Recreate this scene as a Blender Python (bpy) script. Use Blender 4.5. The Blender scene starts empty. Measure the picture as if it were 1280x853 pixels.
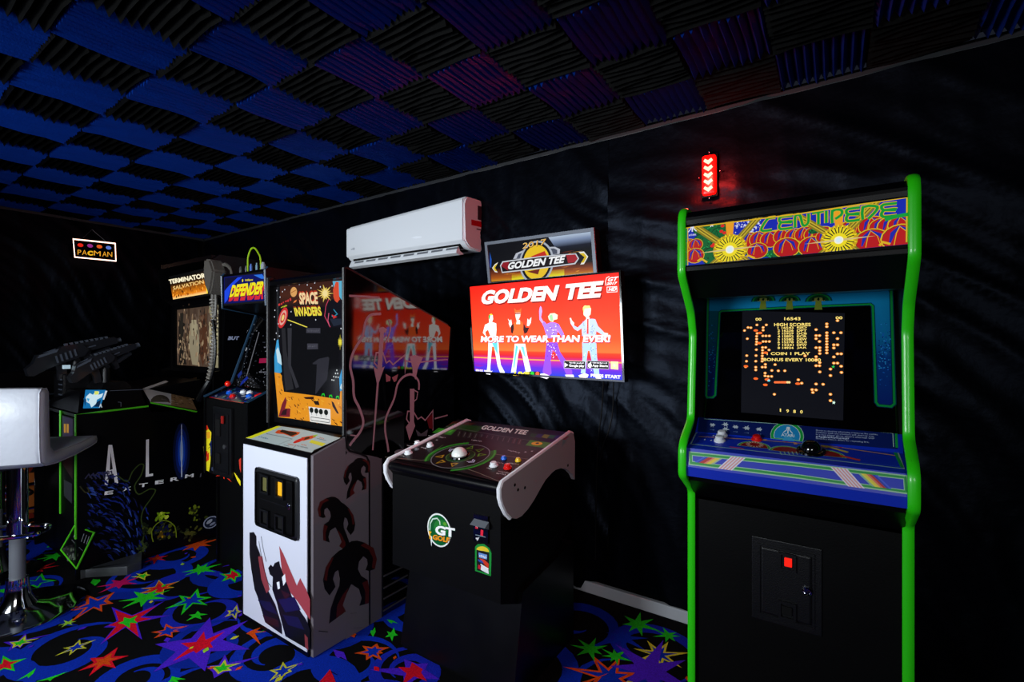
import bpy, bmesh, math, random
from mathutils import Vector, Matrix, noise
random.seed(11)
SC = bpy.context.scene
COL = SC.collection

# ------------------------------------------------------------------ camera, light, exposure
CAM_H = 1.37; FPX = 600.0; YAW = math.radians(34)
cd = bpy.data.cameras.new('camera'); cam = bpy.data.objects.new('camera', cd); COL.objects.link(cam)
cam.location = (0, 0, CAM_H); cam.rotation_euler = (math.pi/2, 0, YAW)
cd.sensor_width = 36; cd.lens = 36*FPX/1280; cd.shift_y = 1.5/1280; cd.clip_start = 0.02
SC.camera = cam
SC.view_settings.view_transform = 'Standard'; SC.view_settings.look = 'None'
SC.view_settings.exposure = 0.0; SC.view_settings.gamma = 1.0
SC.view_settings.use_curve_mapping = False

W = bpy.data.worlds.new('world'); SC.world = W; W.use_nodes = True
W.node_tree.nodes['Background'].inputs[0].default_value = (0.30, 0.36, 0.55, 1)
W.node_tree.nodes['Background'].inputs[1].default_value = 0.03

def area(name, loc, target, size, power, color, spread=180):
    l = bpy.data.lights.new(name, 'AREA'); l.shape = 'RECTANGLE'; l.size, l.size_y = size
    l.energy = power; l.color = color; l.spread = math.radians(spread)
    o = bpy.data.objects.new(name, l); COL.objects.link(o); o.location = loc
    o.rotation_euler = (Vector(target)-Vector(loc)).to_track_quat('-Z', 'Y').to_euler()
    return o
area('key_light', (-2.3, -1.8, 1.5), (-2.2, 1.6, 1.25), (1.3, 0.8), 44, (0.88, 0.96, 1.0), 105)
area('right_light', (0.3, -1.2, 1.45), (-2.9, 1.4, 0.75), (0.8, 0.6), 8, (1.0, 0.95, 0.98), 80)
area('front_light', (0.5, -1.7, 1.5), (0.0, 1.8, 1.0), (0.8, 0.6), 3.8, (0.95, 0.97, 1.0), 90)
area('ceiling_bounce', (-2.8, -1.4, 0.8), (-2.8, 0.6, 2.5), (1.8, 0.4), 5, (0.6, 0.7, 1.0), 120)

# ------------------------------------------------------------------ pixel <-> place helpers
_c, _s = math.cos(YAW), math.sin(YAW)
def ray(px, py):
    X = (px-640)/FPX; V = (428-py)/FPX
    return Vector((X*_c-_s, X*_s+_c, V))
CAMP = Vector((0, 0, CAM_H))
def HA(px, py, a): r = ray(px, py); return CAMP+r*(a/r.x)
def HD(px, py, d): r = ray(px, py); return CAMP+r*(d/r.y)
def HZ(px, py, z=0.0): r = ray(px, py); return CAMP+r*((z-CAM_H)/r.z)

def lin(h):
    if not isinstance(h, str): return tuple(h)
    h = h.lstrip('#'); out = []
    for i in (0, 2, 4):
        v = int(h[i:i+2], 16)/255
        out.append(v/12.92 if v <= 0.04045 else ((v+0.055)/1.055)**2.4)
    return tuple(out)

# ------------------------------------------------------------------ materials
MATS = {}
def mat(name, col='#808080', rough=0.5, metal=0.0, spec=0.5, ior=1.5, coat=0.0, bump=0.0, bscale=60.0,
        emit=0.0, sheen=0.0, sheen_col='#5060a0', vary=0.0, vscale=8.0, attr=False):
    if name in MATS: return MATS[name]
    m = bpy.data.materials.new(name); m.use_nodes = True; nt = m.node_tree; b = nt.nodes['Principled BSDF']
    c = lin(col)
    b.inputs['Base Color'].default_value = (*c, 1); b.inputs['Roughness'].default_value = rough
    b.inputs['Metallic'].default_value = metal; b.inputs['Specular IOR Level'].default_value = spec
    b.inputs['IOR'].default_value = ior; b.inputs['Coat Weight'].default_value = coat; b.inputs['Coat Roughness'].default_value = 0.05
    if sheen:
        b.inputs['Sheen Weight'].default_value = sheen; b.inputs['Sheen Tint'].default_value = (*lin(sheen_col), 1)
        b.inputs['Sheen Roughness'].default_value = 0.35
    src = None
    if attr:
        at = nt.nodes.new('ShaderNodeAttribute'); at.attribute_name = 'Col'; src = at.outputs['Color']
        nt.links.new(src, b.inputs['Base Color'])
    tc = nt.nodes.new('ShaderNodeTexCoord')
    nz = nt.nodes.new('ShaderNodeTexNoise'); nz.inputs['Scale'].default_value = vscale; nz.inputs['Detail'].default_value = 4
    nt.links.new(tc.outputs['Object'], nz.inputs['Vector'])
    mr = nt.nodes.new('ShaderNodeMapRange'); mr.inputs[3].default_value = max(0, rough-0.06); mr.inputs[4].default_value = min(1, rough+0.06)
    nt.links.new(nz.outputs['Fac'], mr.inputs[0]); nt.links.new(mr.outputs[0], b.inputs['Roughness'])
    if vary:
        mx = nt.nodes.new('ShaderNodeMix'); mx.data_type = 'RGBA'; mx.blend_type = 'MULTIPLY'
        mx.inputs[0].default_value = 1.0
        m2 = nt.nodes.new('ShaderNodeMapRange'); m2.inputs[1].default_value = .3; m2.inputs[2].default_value = .7
        m2.inputs[3].default_value = 1-vary; m2.inputs[4].default_value = 1
        nt.links.new(nz.outputs['Fac'], m2.inputs[0])
        if src: nt.links.new(src, mx.inputs[6])
        else: mx.inputs[6].default_value = (*c, 1)
        nt.links.new(m2.outputs[0], mx.inputs[7]); nt.links.new(mx.outputs[2], b.inputs['Base Color'])
    if emit:
        if src: nt.links.new(src, b.inputs['Emission Color'])
        else: b.inputs['Emission Color'].default_value = (*c, 1)
        b.inputs['Emission Strength'].default_value = emit
        if src:
            dk = nt.nodes.new('ShaderNodeMix'); dk.data_type = 'RGBA'; dk.inputs[0].default_value = .9
            nt.links.new(src, dk.inputs[6]); dk.inputs[7].default_value = (0.004, 0.004, 0.005, 1)
            nt.links.new(dk.outputs[2], b.inputs['Base Color'])
    if bump:
        n2 = nt.nodes.new('ShaderNodeTexNoise'); n2.inputs['Scale'].default_value = bscale; n2.inputs['Detail'].default_value = 3
        nt.links.new(tc.outputs['Object'], n2.inputs['Vector'])
        bp = nt.nodes.new('ShaderNodeBump'); bp.inputs['Strength'].default_value = bump; bp.inputs['Distance'].default_value = 0.01
        nt.links.new(n2.outputs['Fac'], bp.inputs['Height']); nt.links.new(bp.outputs[0], b.inputs['Normal'])
    MATS[name] = m; return m

M = dict(
    velvet=mat('black_velvet', '#030408', .42, spec=.11, sheen=.03, sheen_col='#5064a8', bump=.25, bscale=22, vary=.5, vscale=3),
    dark=mat('dark_paint', '#030304', .55, spec=.2),
    black=mat('black_laminate', '#050506', .5, spec=.10, bump=.05, bscale=200),
    satin=mat('black_satin', '#040406', .32, spec=.18, coat=.0),
    gloss=mat('black_gloss', '#020203', .06, spec=.65, ior=1.7, coat=.25),
    void=mat('dark_interior', '#050506', .8, spec=.2),
    metal_black=mat('black_metal', '#0b0c10', .38, metal=.3, spec=.5, bump=.12, bscale=250),
    steel=mat('brushed_steel', '#8b8d92', .38, metal=.9, bump=.05, bscale=90),
    greybase=mat('grey_metal_base', '#5b5e63', .42, metal=.6, vary=.3),
    chrome=mat('chrome', '#d0d4da', .08, metal=1),
    green=mat('green_molding', '#2fe010', .35, spec=.5, coat=.3),
    lime=mat('lime_edge', '#58d81c', .4),
    blue=mat('blue_laminate', '#0b2fc0', .38, spec=.5),
    white=mat('white_laminate', '#ccd0e0', .35, spec=.5),
    whitep=mat('white_plastic', '#e8ecf2', .35, spec=.5),
    greyp=mat('grey_plastic', '#6b7078', .45),
    wing=mat('grey_white_wing', '#9c9498', .4),
    leather=mat('white_leather', '#b2b7c1', .42, spec=.5, bump=.12, bscale=40),
    red=mat('red_plastic', '#e01410', .25, coat=.4), yellow=mat('yellow_plastic', '#e8c010', .25, coat=.4),
    bluep=mat('blue_plastic', '#1060d8', .25, coat=.4), blackp=mat('black_plastic', '#060607', .12, coat=.8),
    ballred=mat('red_ball', '#f0200c', .2, coat=.6),
    foamblue=mat('blue_acoustic_foam', '#032878', .38, spec=.5, bump=.15, bscale=120),
    foamblack=mat('black_acoustic_foam', '#030303', .6, spec=.06, bump=.1, bscale=120),
    carpet=mat('black_carpet', '#050508', .95, spec=.1, bump=.5, bscale=500),
    print=mat('printed_art', rough=.42, attr=True, spec=.4),
    printm=mat('printed_carpet', rough=.95, attr=True, spec=.08, bump=.6, bscale=420, vary=.35, vscale=160),
    printg=mat('printed_gloss', rough=.12, attr=True, spec=.6),
    lit1=mat('lit_art', rough=.2, attr=True, emit=.8, spec=.2), lit2=mat('screen_art', rough=.5, attr=True, emit=1.5, spec=.12),
    lit3=mat('bright_art', rough=.3, attr=True, emit=3.0), litd=mat('dim_lit_art', rough=.25, attr=True, emit=.35),
    ledred=mat('red_led', '#ff1008', .3, emit=9), ledhot=mat('hot_red_led', '#ff5040', .3, emit=14),
    ledred2=mat('red_strip_led', '#ff2010', .3, emit=2.0),
    neon=mat('white_neon', '#ffc8b4', .3, emit=3.2),
    redlens=mat('red_lit_button', '#ff2012', .25, emit=.8),
    amber=mat('amber_lens', '#d89a1a', .3, emit=.4),
    cable=mat('black_cable', '#050506', .4), cable_g=mat('green_cable', '#9ac818', .4),
    cream=mat('white_baseboard_paint', '#c4c6ce', .5),
    ceilp=mat('ceiling_board', '#020306', .9), trimp=mat('dark_grey_trim', '#26282c', .5),
    gun=mat('gun_black_plastic', '#15171d', .3, spec=.6, coat=.2), gunlight=mat('gun_grey', '#565e6c', .3, metal=.4),
)

M['velvet'].node_tree.nodes['Principled BSDF'].inputs['Specular Tint'].default_value = (.55, .68, 1, 1)
M['foamblue'].node_tree.nodes['Principled BSDF'].inputs['Specular Tint'].default_value = (.12, .3, 1, 1)
# ------------------------------------------------------------------ object helpers
ROOT = {}
def rootloc(o):
    while o.parent: o = o.parent
    return ROOT.get(o.name, Vector((0, 0, 0)))
def link(name, me, parent=None, origin=None):
    o = bpy.data.objects.new(name, me); COL.objects.link(o)
    if parent is not None:
        me.transform(Matrix.Translation(-rootloc(parent))); o.parent = parent
    elif origin is not None:
        me.transform(Matrix.Translation(-Vector(origin))); o.location = origin
    return o
def obj(name, bm, m, parent=None, origin=None, smooth=False):
    bmesh.ops.recalc_face_normals(bm, faces=bm.faces)
    me = bpy.data.meshes.new(name); bm.to_mesh(me); bm.free()
    me.materials.append(M[m] if isinstance(m, str) else m)
    if smooth:
        for p in me.polygons: p.use_smooth = True
        try: me.set_sharp_from_angle(angle=math.radians(40))
        except Exception: pass
    return link(name, me, parent, origin)
def tag(o, label, cat, group=None):
    o['label'] = label; o['category'] = cat
    if group: o['group'] = group
    return o
def thing(name, label, cat, loc, group=None):
    o = bpy.data.objects.new(name, None); COL.objects.link(o); o.location = loc; o.empty_display_size = .1
    ROOT[o.name] = Vector(loc); return tag(o, label, cat, group)
def struct(name, bm, m, smooth=False, parent=None):
    o = obj(name, bm, m, parent, smooth=smooth)
    if parent is None: o['kind'] = 'structure'
    return o
def B(): return bmesh.new()
def box(bm, lo, hi, bev=0.0, mx=None, seg=2):
    c = [(lo[i]+hi[i])/2 for i in range(3)]; s = [abs(hi[i]-lo[i]) for i in range(3)]
    r = bmesh.ops.create_cube(bm, size=1); vs = r['verts']
    for v in vs: v.co = Vector((v.co.x*s[0]+c[0], v.co.y*s[1]+c[1], v.co.z*s[2]+c[2]))
    if bev:
        es = list({e for v in vs for e in v.link_edges})
        rr = bmesh.ops.bevel(bm, geom=es, offset=bev, segments=seg, affect='EDGES', profile=.7)
        vs = list({v for v in rr['verts']} | {v for v in vs if v.is_valid})
    if mx is not None:
        for v in vs: v.co = mx @ v.co
    return vs
def prism(bm, pts, a0, a1, axis=0):
    """extrude a 2D outline (pts) along world axis between a0 and a1; pts are the two other coordinates in order"""
    def mk(p, a):
        if axis == 0: return (a, p[0], p[1])
        if axis == 1: return (p[0], a, p[1])
        return (p[0], p[1], a)
    v0 = [bm.verts.new(mk(p, a0)) for p in pts]; v1 = [bm.verts.new(mk(p, a1)) for p in pts]
    n = len(pts)
    bm.faces.new(v0); bm.faces.new(v1[::-1])
    for i in range(n): bm.faces.new((v0[i], v0[(i+1) % n], v1[(i+1) % n], v1[i]))
    return v0+v1
def quadslab(bm, q, th, n=None):
    """slab whose front is the 4-point quad q (world points), pushed back th along -normal facing camera"""
    q = [Vector(p) for p in q]
    nn = (q[1]-q[0]).cross(q[3]-q[0]).normalized()
    if nn.dot(CAMP-q[0]) < 0: nn = -nn
    f = [bm.verts.new(p) for p in q]; b = [bm.verts.new(p-nn*th) for p in q]
    bm.faces.new(f); bm.faces.new(b[::-1])
    for i in range(4): bm.faces.new((f[i], f[(i+1) % 4], b[(i+1) % 4], b[i]))
def frame_quad(bm, q, w, th):
    """rectangular frame of width w round quad q"""
    q = [Vector(p) for p in q]; n = (q[1]-q[0]).cross(q[3]-q[0]).normalized()
    if n.dot(CAMP-q[0]) < 0: n = -n
    e1 = (q[1]-q[0]).normalized(); e2 = (q[3]-q[0]).normalized()
    inn = [q[0]+e1*w+e2*w, q[1]-e1*w+e2*w, q[2]-e1*w-e2*w, q[3]+e1*w-e2*w]
    F = [[bm.verts.new(p+n*o) for p in s] for s, o in ((q, 0), (inn, 0), (q, th), (inn, th))]
    for i in range(4):
        j = (i+1) % 4
        bm.faces.new((F[2][i], F[2][j], F[3][j], F[3][i])); bm.faces.new((F[0][i], F[0][j], F[1][j], F[1][i]))
        bm.faces.new((F[0][i], F[0][j], F[2][j], F[2][i])); bm.faces.new((F[1][i], F[1][j], F[3][j], F[3][i]))
def lathe(bm, prof, center, axis=(0, 0, 1), seg=24):
    ax = Vector(axis).normalized(); q = Vector((0, 0, 1)).rotation_difference(ax); rings = []
    for r, z in prof:
        if r < 1e-5: rings.append([bm.verts.new(Vector(center)+q @ Vector((0, 0, z)))])
        else: rings.append([bm.verts.new(Vector(center)+q @ Vector((r*math.cos(2*math.pi*i/seg), r*math.sin(2*math.pi*i/seg), z))) for i in range(seg)])
    for A_, B_ in zip(rings, rings[1:]):
        for i in range(seg):
            j = (i+1) % seg
            if len(A_) == 1 and len(B_) > 1: bm.faces.new((A_[0], B_[i], B_[j]))
            elif len(B_) == 1 and len(A_) > 1: bm.faces.new((A_[i], A_[j], B_[0]))
            elif len(A_) > 1: bm.faces.new((A_[i], A_[j], B_[j], B_[i]))
    if len(rings[0]) > 1: bm.faces.new(rings[0][::-1])
    if len(rings[-1]) > 1: bm.faces.new(rings[-1])
def smoothpts(pts, n=6):
    P = [Vector(p) for p in pts]
    if len(P) < 3: return P
    out = []
    for i in range(len(P)-1):
        p0 = P[max(i-1, 0)]; p1 = P[i]; p2 = P[i+1]; p3 = P[min(i+2, len(P)-1)]
        for k in range(n):
            t = k/n; t2, t3 = t*t, t*t*t
            out.append(.5*((2*p1)+(p2-p0)*t+(2*p0-5*p1+4*p2-p3)*t2+(3*p1-p0-3*p2+p3)*t3))
    return out+[P[-1]]
def tube(bm, pts, r, seg=8, sm=6, closed=False):
    P = smoothpts(pts, sm) if sm else [Vector(p) for p in pts]
    n = len(P); rs = r if isinstance(r, (list, tuple)) else [r]*n
    if len(rs) != n: rs = [rs[min(len(rs)-1, int(i*len(rs)/n))] for i in range(n)]
    up = None; rings = []
    for i, p in enumerate(P):
        t = (P[min(i+1, n-1)]-P[max(i-1, 0)]).normalized()
        if closed: t = (P[(i+1) % n]-P[i-1]).normalized()
        if up is None: up = t.orthogonal().normalized()
        up = (up-t*up.dot(t)).normalized(); w = t.cross(up)
        rings.append([bm.verts.new(p+(up*math.cos(2*math.pi*k/seg)+w*math.sin(2*math.pi*k/seg))*rs[i]) for k in range(seg)])
    rng = range(n) if closed else range(n-1)
    for i in rng:
        A_, B_ = rings[i], rings[(i+1) % n]
        for k in range(seg): bm.faces.new((A_[k], A_[(k+1) % seg], B_[(k+1) % seg], B_[k]))
    if not closed: bm.faces.new(rings[0][::-1]); bm.faces.new(rings[-1])
def ball(bm, c, r, sz=1.0, seg=20):
    rr = bmesh.ops.create_uvsphere(bm, u_segments=seg, v_segments=seg//2, radius=r)
    for v in rr['verts']: v.co = Vector((v.co.x, v.co.y, v.co.z*sz))+Vector(c)

# ------------------------------------------------------------------ flat print: polygons in the plane of a panel
_tc = {}
def text_tris(s, bold=0.0):
    k = (s, bold)
    if k in _tc: return _tc[k]
    cu = bpy.data.curves.new('t', 'FONT'); cu.body = s; cu.size = 1; cu.resolution_u = 3; cu.offset = bold; cu.fill_mode = 'FRONT'
    o = bpy.data.objects.new('t', cu); me = o.to_mesh(); me.calc_loop_triangles()
    vs = [(v.co.x, v.co.y) for v in me.vertices]; ts = [tuple(t.vertices) for t in me.loop_triangles]
    x0 = min(v[0] for v in vs); x1 = max(v[0] for v in vs); y0 = min(v[1] for v in vs); y1 = max(v[1] for v in vs)
    vs = [((x-x0)/(x1-x0), (y-y0)/(y1-y0)) for x, y in vs]
    o.to_mesh_clear(); bpy.data.objects.remove(o); bpy.data.curves.remove(cu)
    _tc[k] = (vs, ts); return _tc[k]
class Art:
    """print lying on the plane through O with in-plane axes R (right) and U (up); px() projects onto that plane"""
    def __init__(self, O, R, U, lift=.0006):
        self.O = Vector(O); self.R = Vector(R).normalized(); U = Vector(U); self.U = (U-self.R*U.dot(self.R)).normalized()
        self.N = self.R.cross(self.U); self.lift = lift
        if self.N.dot(CAMP-self.O) < 0: self.N = -self.N
        self.cl = None; self.v = []; self.f = []; self.c = []; self.k = 0; self.step = 4e-6; self.layer = 0
    def px(self, x, y):
        r = ray(x, y); t = (self.O-CAMP).dot(self.N)/r.dot(self.N); p = CAMP+r*t-self.O
        return (p.dot(self.R), p.dot(self.U))
    def P(self, *pts): return [self.px(*p) for p in pts]
    def clip(self, *px):
        """keep the print inside this convex outline (pixel corners on the panel)"""
        q = self.P(*px); ar = sum(q[i-1][0]*q[i][1]-q[i][0]*q[i-1][1] for i in range(len(q)))
        self.cl = q if ar > 0 else q[::-1]; return self
    def clipuv(self, q):
        ar = sum(q[i-1][0]*q[i][1]-q[i][0]*q[i-1][1] for i in range(len(q)))
        self.cl = q if ar > 0 else q[::-1]; return self
    def _cut(self, poly):
        for i in range(len(self.cl)):
            a, b = self.cl[i-1], self.cl[i]; out = []
            sd = lambda p: (b[0]-a[0])*(p[1]-a[1])-(b[1]-a[1])*(p[0]-a[0])
            for k in range(len(poly)):
                p, q = poly[k-1], poly[k]; sp_, sq = sd(p), sd(q)
                if (sp_ >= 0) != (sq >= 0):
                    t = sp_/(sp_-sq); out.append((p[0]+(q[0]-p[0])*t, p[1]+(q[1]-p[1])*t, tuple(p[2][m]+(q[2][m]-p[2][m])*t for m in range(3))))
                if sq >= 0: out.append(q)
            poly = out
            if len(poly) < 3: return []
        return poly
    def add(self, pts, faces, col):
        self.k += 1; off = self.N*(self.lift+self.layer*3e-4+self.k*self.step)
        if self.cl:
            cols = col if isinstance(col, list) else [lin(col)]*len(pts)
            for f in faces:
                pl = self._cut([(pts[i][0], pts[i][1], cols[i]) for i in f])
                if not pl: continue
                b = len(self.v)
                for p in pl: self.v.append(self.O+self.R*p[0]+self.U*p[1]+off)
                self.f.append(list(range(b, b+len(pl)))); self.c.append([p[2] for p in pl])
            return
        b = len(self.v)
        for p in pts: self.v.append(self.O+self.R*p[0]+self.U*p[1]+off)
        cols = col if isinstance(col, list) else [lin(col)]*len(pts)
        for f in faces:
            self.f.append([b+i for i in f]); self.c.append([cols[i] for i in f])
    def poly(self, pts, col):
        n = len(pts)
        if n <= 4: self.add(pts, [list(range(n))], col); return
        from mathutils.geometry import tessellate_polygon
        t = tessellate_polygon([[Vector((p[0], p[1], 0)) for p in pts]])
        self.add(pts, [list(x) for x in t], col)
    def ppoly(self, pts, col): self.poly(self.P(*pts), col)
    def ell(self, c, rx, ry=None, col='#fff', rot=0, n=18):
        ry = ry or rx
        self.poly([(c[0]+rx*math.cos(t)*math.cos(rot)-ry*math.sin(t)*math.sin(rot),
                    c[1]+rx*math.cos(t)*math.sin(rot)+ry*math.sin(t)*math.cos(rot)) for t in [2*math.pi*i/n for i in range(n)]], col)
    def line(self, pts, w, col, closed=False, taper=False):
        P = [Vector(p) for p in pts]
        if closed: P = P+[P[0]]
        n = len(P); L = []; Rr = []
        for i in range(n):
            if closed and i in (0, n-1): d1 = (P[0]-P[n-2]).normalized(); d2 = (P[1]-P[0]).normalized()
            else:
                d1 = (P[i]-P[i-1]).normalized() if i else (P[1]-P[0]).normalized()
                d2 = (P[i+1]-P[i]).normalized() if i < n-1 else d1
            t = d1+d2; t = t.normalized() if t.length > 1e-6 else d1
            nn = Vector((-t.y, t.x)); k = max(.45, abs(nn.dot(Vector((-d1.y, d1.x)))))
            ww = w/2/k
            if taper: ww *= max(.08, math.sin(math.pi*(i+.3)/(n-.4)))
            L.append(tuple(P[i]+nn*ww)); Rr.append(tuple(P[i]-nn*ww))
        pts2 = L+Rr
        self.add(pts2, [[i, i+1, n+i+1, n+i] for i in range(n-1)], col)
    def pline(self, pts, w, col, closed=False, sm=0, taper=False):
        q = self.P(*pts)
        if sm: q = [(v.x, v.y) for v in smoothpts([(p[0], p[1], 0) for p in q], sm)]
        self.line(q, w, col, closed, taper)
    def text(self, s, p0, p1, p2, col, bold=0.0, shadow=None):
        """p0 bottom-left px, p1 bottom-right px, p2 top-left px"""
        a, b, c = self.px(*p0), self.px(*p1), self.px(*p2)
        if s[0] == '~':          # lettering too small to read in the photograph: a row of short ticks
            n = int(s[1:]); r = random.Random(n)
            for i in range(n):
                u0 = i/n; u1 = (i+r.uniform(.45, .8))/n; v = r.choice((0, .15, .3)); w = r.choice((.7, .85, 1))
                self.poly([(a[0]+(b[0]-a[0])*u+(c[0]-a[0])*t, a[1]+(b[1]-a[1])*u+(c[1]-a[1])*t) for u, t in ((u0, v), (u1, v), (u1, w), (u0, w))], col)
            return
        vs, ts = text_tris(s, bold)
        for dx, dy, cc in ((shadow or [])+[(0, 0, col)]):
            self.add([(a[0]+(b[0]-a[0])*x+(c[0]-a[0])*y+dx, a[1]+(b[1]-a[1])*x+(c[1]-a[1])*y+dy) for x, y in vs], ts, cc)
    def star(self, c, tips, inner, col, shrink=1.0):
        """c centre, tips uv list (sorted by angle), inner ratio of mean radius"""
        tips = sorted(tips, key=lambda p: math.atan2(p[1]-c[1], p[0]-c[0])); n = len(tips)
        mr = sum(math.hypot(p[0]-c[0], p[1]-c[1]) for p in tips)/n
        out = []
        for i, p in enumerate(tips):
            q = tips[(i+1) % n]; a = math.atan2(p[1]-c[1], p[0]-c[0]); b = math.atan2(q[1]-c[1], q[0]-c[0])
            if b <= a: b += 2*math.pi
            m = (a+b)/2
            out.append((c[0]+(p[0]-c[0])*shrink, c[1]+(p[1]-c[1])*shrink))
            out.append((c[0]+mr*inner*shrink*math.cos(m), c[1]+mr*inner*shrink*math.sin(m)))
        self.add([c]+out, [[0, i+1, (i+1) % len(out)+1] for i in range(len(out))], col)
    def burst(self, c, r, n, col, inner=.45, jit=.25, rnd=None):
        rnd = rnd or random
        self.star(c, [(c[0]+r*(1+jit*rnd.uniform(-1, 1))*math.cos(2*math.pi*(i+.2*rnd.random())/n),
                       c[1]+r*(1+jit*rnd.uniform(-1, 1))*math.sin(2*math.pi*(i+.2*rnd.random())/n)) for i in range(n)], inner, col)
    def grad(self, q, rows):
        """q = px corners TL,TR,BR,BL ; rows = [(t, colour)] top to bottom"""
        TL, TR, BR, BL = [Vector(p) for p in self.P(*q)]
        pts = []; cols = []
        for t, c in rows:
            pts += [tuple(TL.lerp(BL, t)), tuple(TR.lerp(BR, t))]; cols += [lin(c)]*2
        self.add(pts, [[2*i, 2*i+1, 2*i+3, 2*i+2] for i in range(len(rows)-1)], cols)
    def build(self, name, m, parent):
        me = bpy.data.meshes.new(name); me.from_pydata([tuple(v) for v in self.v], [], self.f)
        ca = me.color_attributes.new('Col', 'FLOAT_COLOR', 'CORNER'); i = 0
        fl = [x for f in self.c for c in f for x in (c[0], c[1], c[2], 1.0)]
        ca.data.foreach_set('color', fl)
        me.materials.append(M[m] if isinstance(m, str) else m)
        return link(name, me, parent)

# ================================================================== THE SETTING
CZ = 2.51; WY = 2.47; XB = -5.66; XR = 3.2; YF = -3.4
bm = B(); box(bm, (XB, YF, -.1), (XR, WY, 0)); floor = struct('floor', bm, 'carpet')
bm = B(); box(bm, (XB, YF, CZ+.02), (XR, WY, CZ+.1)); ceiling = struct('ceiling', bm, 'ceilp')
bm = B(); box(bm, (XB-.1, WY, 0), (XR+.1, WY+.1, CZ)); struct('wall_right', bm, 'dark')
bm = B(); box(bm, (XB-.1, YF, 0), (XB, WY, CZ)); struct('wall_back', bm, 'dark')
bm = B(); box(bm, (XR, YF, 0), (XR+.1, WY, CZ)); struct('wall_near', bm, 'dark')
bm = B(); box(bm, (XB-.1, YF-.1, 0), (XR+.1, YF, CZ)); struct('wall_left', bm, 'dark')
# ceiling edge strip along the long wall
bm = B(); box(bm, (XB, 2.415, 2.452), (XR, 2.465, 2.475), .004)
t1 = struct('trim_1', bm, 'trimp')
for a in [XB+.4+.62*i for i in range(14)]:
    bm = B(); lathe(bm, [(.006, 0), (.006, .003), (.003, .005)], (a, 2.43, 2.452), (0, 0, -1), 8); obj('screw', bm, 'steel', t1)
bm = B(); box(bm, (-5.645, YF+.05, 2.452), (-5.60, 2.41, 2.475), .004); struct('trim_2', bm, 'trimp')
# white baseboard that shows under the hem
bm = B(); pts = [(-5.5, 2.41), (XR-.1, 2.41)]
box(bm, (-5.5, 2.405, .0), (XR-.05, 2.432, .062), .006); struct('baseboard_right', bm, 'cream')

# ceiling foam tiles: blue ones ribbed across the room, black ones ribbed along it
TW, TD = .3055, .319
def foam_mesh(name, m, along_y, seed, amp):
    rnd = random.Random(seed); bm = B(); n = 10; sub = 4
    w, d = (TW, TD) if along_y else (TD, TW)     # w across the ribs, d along them
    rows = []
    for j in range(sub+1):
        y = -d/2+d*j/sub; row = []
        for i in range(2*n+1):
            x = -w/2+w*i/(2*n)
            z = -.012-(.034 if i % 2 else 0)*(1+rnd.uniform(-.12, .12))
            edge = abs(y)/(d/2)
            x += amp*math.sin(3*j/sub+seed)*.6+rnd.uniform(-1, 1)*amp*.3
            z -= amp*1.5*(edge**3)*math.sin(i*.6+seed)
            row.append((x, y, z))
        rows.append(row)
    V = [[bm.verts.new(p) for p in r] for r in rows]
    for j in range(sub):
        for i in range(2*n): bm.faces.new((V[j][i], V[j][i+1], V[j+1][i+1], V[j+1][i]))
    for r in (V[0], V[-1]):
        top = [bm.verts.new((v.co.x, v.co.y, 0)) for v in r]
        for i in range(2*n): bm.faces.new((r[i], r[i+1], top[i+1], top[i]))
    for k in (0, 2*n):
        top = [bm.verts.new((V[j][k].co.x, V[j][k].co.y, 0)) for j in range(sub+1)]
        for j in range(sub): bm.faces.new((V[j][k], V[j+1][k], top[j+1], top[j]))
    if not along_y: bmesh.ops.rotate(bm, verts=bm.verts, cent=(0, 0, 0), matrix=Matrix.Rotation(math.pi/2, 3, 'Z'))
    bmesh.ops.recalc_face_normals(bm, faces=bm.faces)
    me = bpy.data.meshes.new(name); bm.to_mesh(me); bm.free(); me.materials.append(M[m]); return me
blues = [foam_mesh('foam_tile', 'foamblue', True, s, .002+.0007*s) for s in range(5)]
blacks = [foam_mesh('foam_tile', 'foamblack', False, s+7, .003+.001*s) for s in range(5)]
rt = random.Random(3)
for j in range(-4, 5):
    for i in range(-13, 12):
        a = -2.034+TW*i+TW/2; d = .821+TD*j+TD/2
        if a < XB+.1 or a+.1 > XR-.8 or d+TD/2 > 2.45: continue
        isblue = (i+j) % 2 == 0
        o = bpy.data.objects.new('foam_tile', rt.choice(blues if isblue else blacks)); COL.objects.link(o)
        o.location = (a+rt.uniform(-.003, .003), d+rt.uniform(-.003, .003), CZ+.012-rt.uniform(0, .006))
        o.rotation_euler = (rt.uniform(-.015, .015), rt.uniform(-.015, .015), rt.uniform(-.02, .02)+(math.pi if rt.random() < .5 else 0))
        o.parent = ceiling

# carpet print
ca = Art((0, 0, 0), (1, 0, 0), (0, 1, 0), lift=.0006); ca.N = Vector((0, 0, 1)); ca.step = 1.2e-6
RB = '#0c38d0'; rc = random.Random(5)
def spiral(cx, cy, r, turns, w, col, ph):
    n = int(26*turns); pts = []
    for i in range(n+1):
        t = i/n; rr = r*(1-.62*t); an = ph+turns*2*math.pi*t
        pts.append((cx+rr*math.cos(an), cy+rr*.9*math.sin(an)))
    ca.line(pts, w, col, taper=True)
g = .34; ja = 0
for i in range(int(8.7/g)):
    for j in range(int(5.6/g)):
        cx = XB+.2+g*i+rc.uniform(-.1, .1); cy = YF+.4+g*j+rc.uniform(-.1, .1)
        if cy > 2.15: continue
        spiral(cx, cy, rc.uniform(.16, .27), rc.choice((.8, 1.1, 1.5)), rc.uniform(.06, .10), rc.choice((RB, RB, '#0a2fb4', '#1c2fd0')), rc.uniform(0, 6.28))
ca.layer = 1
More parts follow.
